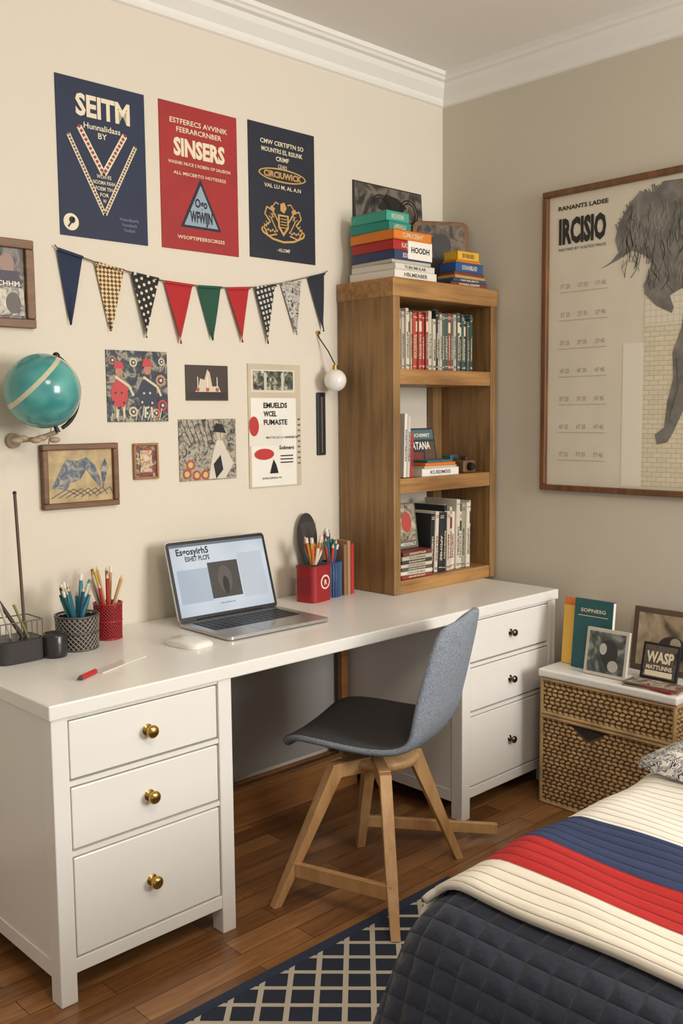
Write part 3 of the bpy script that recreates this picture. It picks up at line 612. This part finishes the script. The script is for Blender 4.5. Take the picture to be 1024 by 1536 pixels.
G.disc(.005,.12,.028,emis('screen_fig',(170,160,150),(120,110,104),.5),SM,.0024,.0003,ry=.045); G.disc(.005,.10,.012,SB,SM,.0028,.0003,ry=.03)
G.text('www.esblueo.com',.0,.04,.007,SB,SM,.0022,.06); lpart(G)
# ------------------------------------------------------------------ chair
fabA=mat('seat_fabric_dark',(74,71,70),.95,bump=.8,bscale=420,var=.35,vscale=240)
fabB=mat('seat_fabric_blue',(138,148,160),.95,bump=.9,bscale=380,var=.40,vscale=230)
cc=Vector((-1.065,-.655,0)); ch=empty('desk_chair',cc); 
prof=[(.245,.392,.160),(.238,.412,.198),(.205,.424,.222),(.11,.420,.238),(.01,.412,.240),(-.08,.410,.238),(-.145,.422,.232),(-.195,.455,.226),(-.228,.51,.222),(-.250,.585,.216),(-.270,.67,.206),(-.290,.755,.188),(-.302,.812,.158),(-.308,.840,.118)]
nw=12; vs=[];fs=[]
for i,(y,z,hw) in enumerate(prof):
    back=max(0,min(1,(z-.42)/.12)) if i>5 else 0
    for j in range(nw+1):
        u=-1+2*j/nw; k=u*u
        vs.append((u*hw, y+back*k*.055+(0 if back else 0), z+(1-back)*k*.024*(1 if i>1 else .3)-(.0 if i<len(prof)-1 else k*.02)))
for i in range(len(prof)-1):
    for j in range(nw): a=i*(nw+1)+j; fs.append([a,a+1,a+nw+2,a+nw+1])
me=bpy.data.meshes.new('seat_shell'); me.from_pydata([Vector(v) for v in vs],[],fs); me.materials.append(fabB); me.materials.append(fabA)
for p in me.polygons: p.use_smooth=True
o=bpy.data.objects.new('seat_shell',me); scene.collection.objects.link(o); o.parent=ch; o.rotation_euler=(0,0,math.radians(23))
md=o.modifiers.new('s','SOLIDIFY'); md.thickness=.026; md.offset=-1; md.material_offset=1; md.material_offset_rim=0
md=o.modifiers.new('u','SUBSURF'); md.levels=2; md.render_levels=2
G=MB('swivel_base'); G.lathe([(0,.345),(.085,.345),(.115,.352),(.125,.37),(.115,.384),(0,.384)],BEECH,T(-1.09,-.67,0)); G.done(ch)
G=MB('legs'); tc_=Vector((-1.115,-.69,0)); feet=[(-1.478,-.622,0),(-1.381,-1.005,.0145),(-.862,-.797,0),(-1.025,-.515,0)]
tops=[]
for fx,fy,fz in feet:
    f=Vector((fx,fy,fz)); tp=tc_+(Vector((fx,fy,0))-tc_)*.40+Vector((0,0,.385)); tops.append(tp)
    d_=(tp-f); ang=math.atan2(tc_.y-fy,tc_.x-fx)
    ux=Vector((math.cos(ang),math.sin(ang),0)); uy=Vector((-ux.y,ux.x,0)); V=[]
    for p,a,b_ in((f,.013,.013),(f+d_*.35,.016,.016),(tp,.026,.017)):
        for sx,sy in((-1,-1),(1,-1),(1,1),(-1,1)): V.append(p+ux*a*sx+uy*b_*sy)
    G.add(V,[[0,3,2,1],[8,9,10,11]]+[[q*4+i,q*4+(i+1)%4,q*4+4+(i+1)%4,q*4+4+i] for q in(0,1) for i in range(4)],BEECH)
def at(i,z): f=Vector(feet[i]); return f+(tops[i]-f)*(z/.385)
def bar(a,b_,w,h):
    d_=(b_-a); M=Matrix.Translation(a)@d_.to_track_quat('X','Z').to_matrix().to_4x4(); G.box((0,-w/2,-h/2),(d_.length,w/2,h/2),BEECH,M,bev=.002)
bar(at(0,.10),at(1,.10),.018,.042); bar(at(3,.10),Vector((-.665,-.80,.035)),.018,.036); 
for a_,b__ in((0,2),(1,3)):
    c1=(tops[a_]+tops[b__])/2; lowp=Vector((c1.x,c1.y,.345))
    bar(tops[a_]+Vector((0,0,-.02)),tops[b__]+Vector((0,0,-.02)),.036,.045)
G.done(ch,bev=.003)
# ------------------------------------------------------------------ rug
G=MB('trellis_rug'); 
rugm=gridmat('rug_trellis',(34,42,60),(186,178,162),14.5,math.radians(45),.10,'line','XY',.95,bump=.5)
G.box((-3.1,-2.5,.0005),(-1.03,-.90,.012),rugm,bev=.004)
bm_=mat('rug_binding',(42,52,74),.95,bump=.4,bscale=300)
for a,b_ in(((-3.13,-.905,.0005),(-1.0,-.87,.014)),((-3.13,-2.53,.0005),(-1.0,-2.495,.014)),((-1.035,-2.5,.0005),(-1.0,-.9,.014)),((-3.13,-2.5,.0005),(-3.095,-.9,.014))): G.box(a,b_,bm_,bev=.005)
G.done()
# ------------------------------------------------------------------ wicker storage side table
e=empty('wicker_side_table',(-.165,-.98,0)); wk=mat('wicker',(184,152,106),.7,bump=.4,bscale=120,var=.3,vscale=14); wkd=mat('wicker_dark',(108,80,52),.85)
bx0,bx1,by0,by1=-.30,-.03,-1.235,-.725
g=MB('core'); g.box((bx0+.006,by0+.006,.004),(bx1,by1-.004,.325),wkd); g.box((bx0+.006,by0+.006,.34),(bx1,by1-.004,.462),wkd); g.done(e)
g=MB('weave'); 
def weave(M,w,za,zb,notch=None):
    rows=int((zb-za)/.0145); rh=(zb-za)/rows; cols=int(w/.023); cw=w/cols
    for r_ in range(rows):
        for c_ in range(cols):
            x=(c_+.5+(.25 if (r_//2)%2 else -.25))*cw; z=za+(r_+.5)*rh
            if notch and notch(x,z): continue
            an=.32 if r_%2 else -.32
            g.sph((0,0,0),.5,wk,M@Matrix.Translation((x,z,.0))@Matrix.Rotation(an,4,'Z'),(cw*1.1,rh*.92,.014),n=6)
nt1=lambda x,z: z>.27 and abs(x-.19)<(z-.262)*1.5
MX=Matrix.Translation((bx0+.004,by1,0))@RW; MY=Matrix.Translation((bx0,by0+.004,0))@RX
for M,w,nn in((MX,by1-by0,nt1),(MY,bx1-bx0,None)): weave(M,w,.004,.325,nn); weave(M,w,.34,.462)
for z in(.325,.338,.462):
    g.tube([(bx0,by1,z),(bx0,by0,z),(bx1,by0,z)],.007,wk,8)
for z in(.006,): g.tube([(bx0,by1,z),(bx0,by0,z),(bx1,by0,z)],.006,wk,8)
g.tube([(bx0,by1,0.006),(bx0,by1,.462)],.007,wk,8); g.tube([(bx0,by0,0.006),(bx0,by0,.462)],.007,wk,8)
g.add([(bx0+.005,by1-.10,.325),(bx0+.005,by1-.28,.325),(bx0+.005,by1-.19,.27)],[[0,1,2]],DARK); g.done(e)
g=MB('white_lid'); g.box((bx0-.012,by0-.012,.47),(-.004,by1+.012,.50),WHITE,bev=.008,seg=3); g.done(e)
# items on it
zt=.5005
G=MB('standing_books'); 
for c,x,ya,yb,h,tt,a in(((196,180,140),-.095,-.728,-.83,.205,.012,2),((214,160,56),-.118,-.726,-.838,.222,.016,3),((176,46,40),-.140,-.724,-.85,.232,.014,4),((214,112,40),-.162,-.722,-.865,.24,.016,4),((226,176,70),-.182,-.728,-.86,.215,.010,5),((28,84,88),-.203,-.785,-.940,.25,.018,6)):
    M=T(x,0,zt,0,0,math.radians(a)); G.box((-tt/2,yb,.001),(tt/2,ya,h),bmat(c),M,bev=.0015); G.box((-tt/2+.002,yb-.0006,.004),(tt/2-.002,yb+.01,h-.003),PAPER,M)
MT=T(-.203,0,zt,0,0,math.radians(6))@Matrix.Translation((-.0095,-.862,0))@RW
G.text('SOPNESG',0,.205,.012,CREAM,MT,.0006,.10,.02); G.rect(-.06,.19,.06,.192,CREAM,MT,0,.0005)
G.done()
def standframe(name,x,yc,w,h,lean,fm_,pic,fw,rz=0):
    G=MB(name); M=Matrix.Translation((x,yc,zt))@Matrix.Rotation(math.radians(rz),4,'Z')@Matrix.Rotation(math.radians(lean),4,'Y')@RW
    G.box((-w/2,0,0),(w/2,h,.012),fm_,M,bev=.002); G.rect(-w/2+fw,fw,w/2-fw,h-fw,pic,M,.012,.0008); return G,M
G,M=standframe('dog_photo_frame',-.250,-.95,.165,.165,10,bmat((196,190,176)),picmat('dog_photo',[(30,36,33),(80,86,80),(170,170,162)],14),.012); G.disc(.01,.085,.034,bmat((52,52,51)),M,.0128,.0006,ry=.045); G.disc(-.012,.095,.014,bmat((190,187,178)),M,.0136,.0006,ry=.02); G.disc(.03,.04,.02,bmat((180,176,168)),M,.0136,.0006); G.done()
G,M=standframe('brown_picture_frame',-.075,-1.085,.27,.225,8,mat('dark_frame',(92,72,58),.5),picmat('beige_photo',[(90,76,60),(160,142,116),(186,170,144)],9),.020); G.disc(.02,.09,.055,bmat((60,52,48)),M,.0128,.0006,ry=.045); G.disc(.03,.11,.02,bmat((170,156,136)),M,.0134,.0006); G.done()
G,M=standframe('small_black_frame',-.165,-1.105,.135,.125,14,BLACK,picmat('badge',[(40,36,36),(100,92,80),(60,54,50)],30),.008); G.text('WASP',.0,.06,.035,CREAM,M,.0135,.10,.04); G.text('MATTUNNS',.0,.035,.014,CREAM,M,.0135,.095,.03); G.rect(-.05,.012,.05,.03,CREAM,M,.013,.0005); G.done()
G=MB('magazines'); 
for k,(c,a) in enumerate([((140,130,118),.1),((160,44,42),-.12),((110,92,82),.05)]):
    M=T(-.242,-1.135,zt+.0045*k,a); G.box((-.052,-.095,0),(.03,.095,.004),bmat(c),M); 
M=T(-.242,-1.135,zt+.0131,.05); G.rect(-.045,-.085,.025,.085,picmat('mag_cover',[(160,56,48),(180,170,154),(64,60,58),(170,84,66)],24),M,0,.0004); G.done()
# ------------------------------------------------------------------ framed horse calendar (right wall)
G=MB('framed_horse_calendar'); ya,yb,za,zb=-.514,-1.62,1.118,2.243; fw=.022
PC=mat('calendar_paper',(212,205,186),.75,var=.05)
M=WR(0,0,.0003)  # local x = -y
X0,X1=-ya,-yb
FV=wood('frame_wood_v',(122,80,44),(78,48,26),'Z',14,.4)
for a,b_ in(((X0,za,0),(X1,za+fw,.028)),((X0,zb-fw,0),(X1,zb,.028)),((X0,za+fw,0),(X0+fw,zb-fw,.028)),((X1-fw,za+fw,0),(X1,zb-fw,.028))): G.box(a,b_,FV,M,bev=.004)
G.rect(X0+.02,za+.02,X1-.02,zb-.02,PC,M,0,.008)
LG=gridmat('calendar_grid',(216,209,188),(192,183,162),46,0,.05,'line','YZ',.8)
bkm,nt,b=base('calendar_bricks'); L=nt.links.new; tc=N(nt,'ShaderNodeTexCoord'); sp=N(nt,'ShaderNodeSeparateXYZ'); L(tc.outputs['Object'],sp.inputs[0]); cb=N(nt,'ShaderNodeCombineXYZ'); L(sp.outputs[1],cb.inputs[0]); L(sp.outputs[2],cb.inputs[1])
bt=N(nt,'ShaderNodeTexBrick'); bt.inputs['Scale'].default_value=1; bt.inputs['Brick Width'].default_value=.036; bt.inputs['Row Height'].default_value=.017; bt.inputs['Mortar Size'].default_value=.0011; bt.inputs['Color1'].default_value=lin((216,207,182)); bt.inputs['Color2'].default_value=lin((208,198,172)); bt.inputs['Mortar'].default_value=lin((180,167,140)); L(cb.outputs[0],bt.inputs['Vector']); L(bt.outputs['Color'],b.inputs['Base Color']); b.inputs['Roughness'].default_value=.8
G.rect(.855,za+.03,.935,1.66,mat('calendar_pale',(224,218,202),.8),M,.008,.0008)
G.rect(.935,za+.03,X1-.03,1.72,bkm,M,.008,.0008); G.rect(.935,1.72,X1-.03,1.86,LG,M,.008,.0007)
G.text('RANANTS LADEE',.575,2.168,.015,BLACK,M,.0095,.21,.03,'LEFT'); G.text('IRCISIO',.578,2.048,.085,mat('faded_ink',(44,42,42),.8),M,.0095,.20,.05,'LEFT'); G.text('PAFI FWD BY VUATIOS MNOS',.578,2.018,.011,BLACK,M,.0095,.2,.0,'LEFT')
fi=mat('pale_ink',(158,147,126),.8)
for r_ in range(7):
    for c_ in range(3): G.text('%d7 %d5'%(r_+1,c_+2),.59+.075*c_,1.88-.105*r_,.016,fi,M,.0095,.04,.0,'LEFT'); 
    G.rect(.585,1.865-.105*r_,.79,1.8662-.105*r_,fi,M,.009,.0004)
HG=mat('horse_grey',(122,119,113),.8,var=.4,vscale=16)
hp=[(.760,1.935),(.800,1.955),(.830,1.985),(.815,2.03),(.830,2.09),(.87,2.15),(.91,2.185),(.965,2.175),(1.0,2.205),(1.08,2.20),(1.2,2.17),(1.32,2.12),(1.42,2.0),(1.46,1.86),(1.44,1.70),(1.47,1.50),(1.45,1.32),(1.40,1.31),(1.41,1.50),(1.37,1.66),(1.28,1.74),(1.18,1.72),(1.125,1.62),(1.12,1.50),(1.09,1.42),(1.055,1.345),(1.035,1.31),(.995,1.30),(.985,1.335),(1.02,1.36),(1.03,1.45),(1.05,1.53),(1.045,1.62),(1.075,1.70),(1.09,1.80),(1.08,1.84),(1.03,1.815),(1.045,1.775),(1.04,1.755),(.98,1.785),(.935,1.83),(.93,1.86),(.965,1.93),(.93,1.965),(.885,1.985),(.86,1.975),(.83,1.960)]
G.prism(hp,HG,M,.001,.009)
HD=mat('horse_dark',(92,90,87),.8,var=.35); HL=mat('horse_light',(146,142,134),.8,var=.3)
r4=random.Random(11)
for k in range(110):
    x=.84+.25*r4.random(); y=2.15-.2*r4.random()*(1 if x<.95 else 1.4); G.line([(x,y),(x+.012*r4.uniform(-1,1),y-.03),(x+.02*r4.uniform(-1,1),y-.06)],.0024,HD if k%3 else HL,M,.0102,.0004)
for k in range(30):
    x=.825+.009*k; y=2.06+.11*math.sin(min(1.57,k*.105)); G.line([(x,y),(x-.014+.01*r4.random(),y+.018+.016*r4.random())],.0045,HG,M,.0092,.0006)
G.line([(1.10,1.9),(1.16,1.85),(1.17,1.75)],.005,HD,M,.0102); G.line([(1.06,1.6),(1.07,1.5),(1.04,1.4)],.004,HD,M,.0102)
G.done()
# ------------------------------------------------------------------ bed
bed=empty('bed',(-1.0,-2.25,0))
def rbox(lo,hi,r,n,fn,keep=None):
    t=bmesh.new(); bmesh.ops.create_cube(t,size=2)
    bmesh.ops.subdivide_edges(t,edges=t.edges[:],cuts=n,use_grid_fill=True)
    c=[(lo[i]+hi[i])/2 for i in range(3)]; hs=[(hi[i]-lo[i])/2 for i in range(3)]
    for v in t.verts:
        p=Vector([v.co[i]*hs[i] for i in range(3)]); q=Vector([max(-(hs[i]-r),min(hs[i]-r,p[i])) for i in range(3)])
        d_=p-q
        if d_.length>r: p=q+d_.normalized()*r
        v.co=Vector([p[i]+c[i] for i in range(3)])
        v.co=fn(v.co)
    return t
qm,nt,b=base('quilted_navy'); L=nt.links.new
tc=N(nt,'ShaderNodeTexCoord'); sp=N(nt,'ShaderNodeSeparateXYZ'); L(tc.outputs['Object'],sp.inputs[0])
def ridge(o,k):
    m1=N(nt,'ShaderNodeMath',operation='MULTIPLY'); L(o,m1.inputs[0]); m1.inputs[1].default_value=k*math.pi
    s1=N(nt,'ShaderNodeMath',operation='SINE'); L(m1.outputs[0],s1.inputs[0]); a1=N(nt,'ShaderNodeMath',operation='ABSOLUTE'); L(s1.outputs[0],a1.inputs[0])
    p1=N(nt,'ShaderNodeMath',operation='POWER'); L(a1.outputs[0],p1.inputs[0]); p1.inputs[1].default_value=.45; return p1.outputs[0]
k=21.
sx=N(nt,'ShaderNodeMath',operation='ADD'); L(sp.outputs[0],sx.inputs[0]); L(sp.outputs[2],sx.inputs[1])
h=N(nt,'ShaderNodeMath',operation='MULTIPLY'); L(ridge(sx.outputs[0],k),h.inputs[0]); L(ridge(sp.outputs[1],k),h.inputs[1])
n=N(nt,'ShaderNodeTexNoise'); n.inputs['Scale'].default_value=30; n.inputs['Detail'].default_value=5; L(tc.outputs['Object'],n.inputs['Vector'])
ad=N(nt,'ShaderNodeMath',operation='MULTIPLY_ADD'); L(n.outputs['Fac'],ad.inputs[0]); ad.inputs[1].default_value=1.0; L(h.outputs[0],ad.inputs[2])
bp=N(nt,'ShaderNodeBump'); bp.inputs['Strength'].default_value=.9; bp.inputs['Distance'].default_value=.009; L(ad.outputs[0],bp.inputs['Height']); L(bp.outputs['Normal'],b.inputs['Normal'])
b.inputs['Base Color'].default_value=lin((30,36,54)); b.inputs['Roughness'].default_value=.85; b.inputs['Sheen Weight'].default_value=.1
sm,nt,b=base('striped_coverlet'); L=nt.links.new
tc=N(nt,'ShaderNodeTexCoord'); sp=N(nt,'ShaderNodeSeparateXYZ'); L(tc.outputs['Object'],sp.inputs[0])
nz=N(nt,'ShaderNodeTexNoise'); nz.inputs['Scale'].default_value=2.5; L(tc.outputs['Object'],nz.inputs['Vector'])
xx=N(nt,'ShaderNodeMath',operation='MULTIPLY_ADD'); L(nz.outputs['Fac'],xx.inputs[0]); xx.inputs[1].default_value=.03; L(sp.outputs[0],xx.inputs[2])
mr=N(nt,'ShaderNodeMapRange'); mr.inputs[1].default_value=-2.05; mr.inputs[2].default_value=-.05; L(xx.outputs[0],mr.inputs[0])
r=N(nt,'ShaderNodeValToRGB'); r.color_ramp.interpolation='CONSTANT'; e_=r.color_ramp.elements
WC=(226,222,212)
cols=[(-2.05,(218,211,196)),(-1.815,(172,30,30)),(-1.705,(40,54,90)),(-1.555,WC)]
while len(e_)<len(cols): e_.new(.5)
for i,(x,c) in enumerate(cols): e_[i].position=(x+2.05)/2.; e_[i].color=lin(c)
L(mr.outputs[0],r.inputs['Fac'])
m1=N(nt,'ShaderNodeMath',operation='MULTIPLY'); L(xx.outputs[0],m1.inputs[0]); m1.inputs[1].default_value=math.pi/.027
s1=N(nt,'ShaderNodeMath',operation='SINE'); L(m1.outputs[0],s1.inputs[0]); a1=N(nt,'ShaderNodeMath',operation='ABSOLUTE'); L(s1.outputs[0],a1.inputs[0]); p1=N(nt,'ShaderNodeMath',operation='POWER'); L(a1.outputs[0],p1.inputs[0]); p1.inputs[1].default_value=.35
# woven pin-lines: darker thread in each valley
ls=N(nt,'ShaderNodeMath',operation='LESS_THAN'); L(a1.outputs[0],ls.inputs[0]); ls.inputs[1].default_value=.16
mxl=N(nt,'ShaderNodeMix',data_type='RGBA',blend_type='MULTIPLY'); L(ls.outputs[0],mxl.inputs[0]); L(r.outputs['Color'],mxl.inputs[6]); mxl.inputs[7].default_value=(.62,.60,.58,1)
L(mxl.outputs[2],b.inputs['Base Color']); b.inputs['Roughness'].default_value=.9
mp=N(nt,'ShaderNodeMapping'); mp.inputs['Scale'].default_value=(14,3,6); mp.inputs['Rotation'].default_value=(0,0,.3); L(tc.outputs['Object'],mp.inputs['Vector'])
n=N(nt,'ShaderNodeTexNoise'); n.inputs['Scale'].default_value=1; n.inputs['Detail'].default_value=5; L(mp.outputs[0],n.inputs['Vector'])
ad=N(nt,'ShaderNodeMath',operation='MULTIPLY_ADD'); L(n.outputs['Fac'],ad.inputs[0]); ad.inputs[1].default_value=4.; L(p1.outputs[0],ad.inputs[2])
bp=N(nt,'ShaderNodeBump'); bp.inputs['Strength'].default_value=.7; bp.inputs['Distance'].default_value=.006; L(ad.outputs[0],bp.inputs['Height']); L(bp.outputs['Normal'],b.inputs['Normal'])
BY0,BY1=-2.9,-1.62
def drape(p,extra=0.):
    z=p.z
    f=max(0,(.58-z))/.5; f=f**.85 if f>0 else 0
    if f>0:
        if p.y>BY1-.15 : p.y+=f*(.13+.022*math.sin(p.x*14))
        if p.x<-1.85: p.x-=f*(.16+.025*math.sin(p.y*13))
    if z>.5: p.z+=.006*math.sin(p.x*9+p.y*5)+.003*math.sin(p.x*23-p.y*17)
    return p
g=MB('quilt'); t=rbox((-2.02,BY0,.05),(-.03,BY1,.60),.085,44,drape); g.merge(t,qm,smooth=True); o=g.done(bed,origin=(0,0,0))
g=MB('coverlet'); 
t=rbox((-2.5,BY0-.012,.10),(-.025,BY1+.012,.613),.09,70,lambda p:drape(p))
kill=[f for f in t.faces if f.calc_center_median().x<-1.935 or f.calc_center_median().z<.14]
bmesh.ops.delete(t,geom=kill,context='FACES'); g.merge(t,sm,smooth=True); o=g.done(bed,origin=(0,0,0))
md=o.modifiers.new('s','SOLIDIFY'); md.thickness=.014; md.offset=0
g=MB('bed_frame'); 
for x in(-1.85,-.12):
    for y in(-2.78,-1.78): g.cyl((x,y,.0125 if x<-1 else 0),(x,y,.1),.025,.03,BEECH)
g.done(bed)
g=MB('pillow'); t=bmesh.new(); bmesh.ops.create_cube(t,size=2); bmesh.ops.subdivide_edges(t,edges=t.edges[:],cuts=12,use_grid_fill=True)
for v in t.verts:
    x,y,z=v.co; ed=(1-abs(x)**3)*(1-abs(y)**3); pin=1-.08*(1-abs(x*y)); 
    v.co=Vector((x*.27*pin*(1-.05*y*y),y*.38*pin*(1-.05*x*x),z*(.010+.040*max(0,ed)**.6)))
pm_=picmat('pillow_print',[(226,222,214),(44,56,90),(226,222,214),(44,56,90),(226,222,214)],26,lo=.40,hi=.62,const=True,dist=2.5,rough=.9)
g.merge(t,pm_,T(-1.04,-2.02,.648,math.radians(-6),0,math.radians(-3)),True); g.done(bed)
# ------------------------------------------------------------------ camera
yaw,pit,roll,f=.8065,.1004,-.0096,1447.74
F=Vector((math.cos(yaw)*math.cos(pit),math.sin(yaw)*math.cos(pit),-math.sin(pit))); R=Vector((math.sin(yaw),-math.cos(yaw),0)); U=R.cross(F)
R2=R*math.cos(roll)+U*math.sin(roll); U2=R2.cross(F)
cam=bpy.data.cameras.new('camera'); co=bpy.data.objects.new('camera',cam); scene.collection.objects.link(co)
mw=Matrix((( R2.x,U2.x,-F.x,-3.1792),(R2.y,U2.y,-F.y,-2.6881),(R2.z,U2.z,-F.z,1.4159),(0,0,0,1))); co.matrix_world=mw
cam.sensor_fit='VERTICAL'; cam.sensor_height=36.; cam.lens=36.*f/1536.; cam.clip_start=.02; scene.camera=co
# ------------------------------------------------------------------ light
def area(name,loc,tgt,sx,sy,e_,c):
    l=bpy.data.lights.new(name,'AREA'); l.shape='RECTANGLE'; l.size=sx; l.size_y=sy; l.energy=e_; l.color=c
    o=bpy.data.objects.new(name,l); scene.collection.objects.link(o); o.location=loc; o.rotation_euler=(Vector(tgt)-Vector(loc)).to_track_quat('-Z','Y').to_euler()
area('window_daylight',(-.5,-4.6,1.8),(-1.4,0,1.0),1.5,1.4,145,(1.,.97,.93))
area('overhead_area',(-2.3,-2.6,2.6),(-2.0,-1.5,0),.6,.6,20,(1.,.88,.72))  # unseen weak warm light near the ceiling; no fixture is modelled
w=bpy.data.worlds.new('w'); scene.world=w; w.use_nodes=True; w.node_tree.nodes['Background'].inputs[0].default_value=(1.,.96,.90,1); w.node_tree.nodes['Background'].inputs[1].default_value=.5
scene.view_settings.view_transform='Standard'
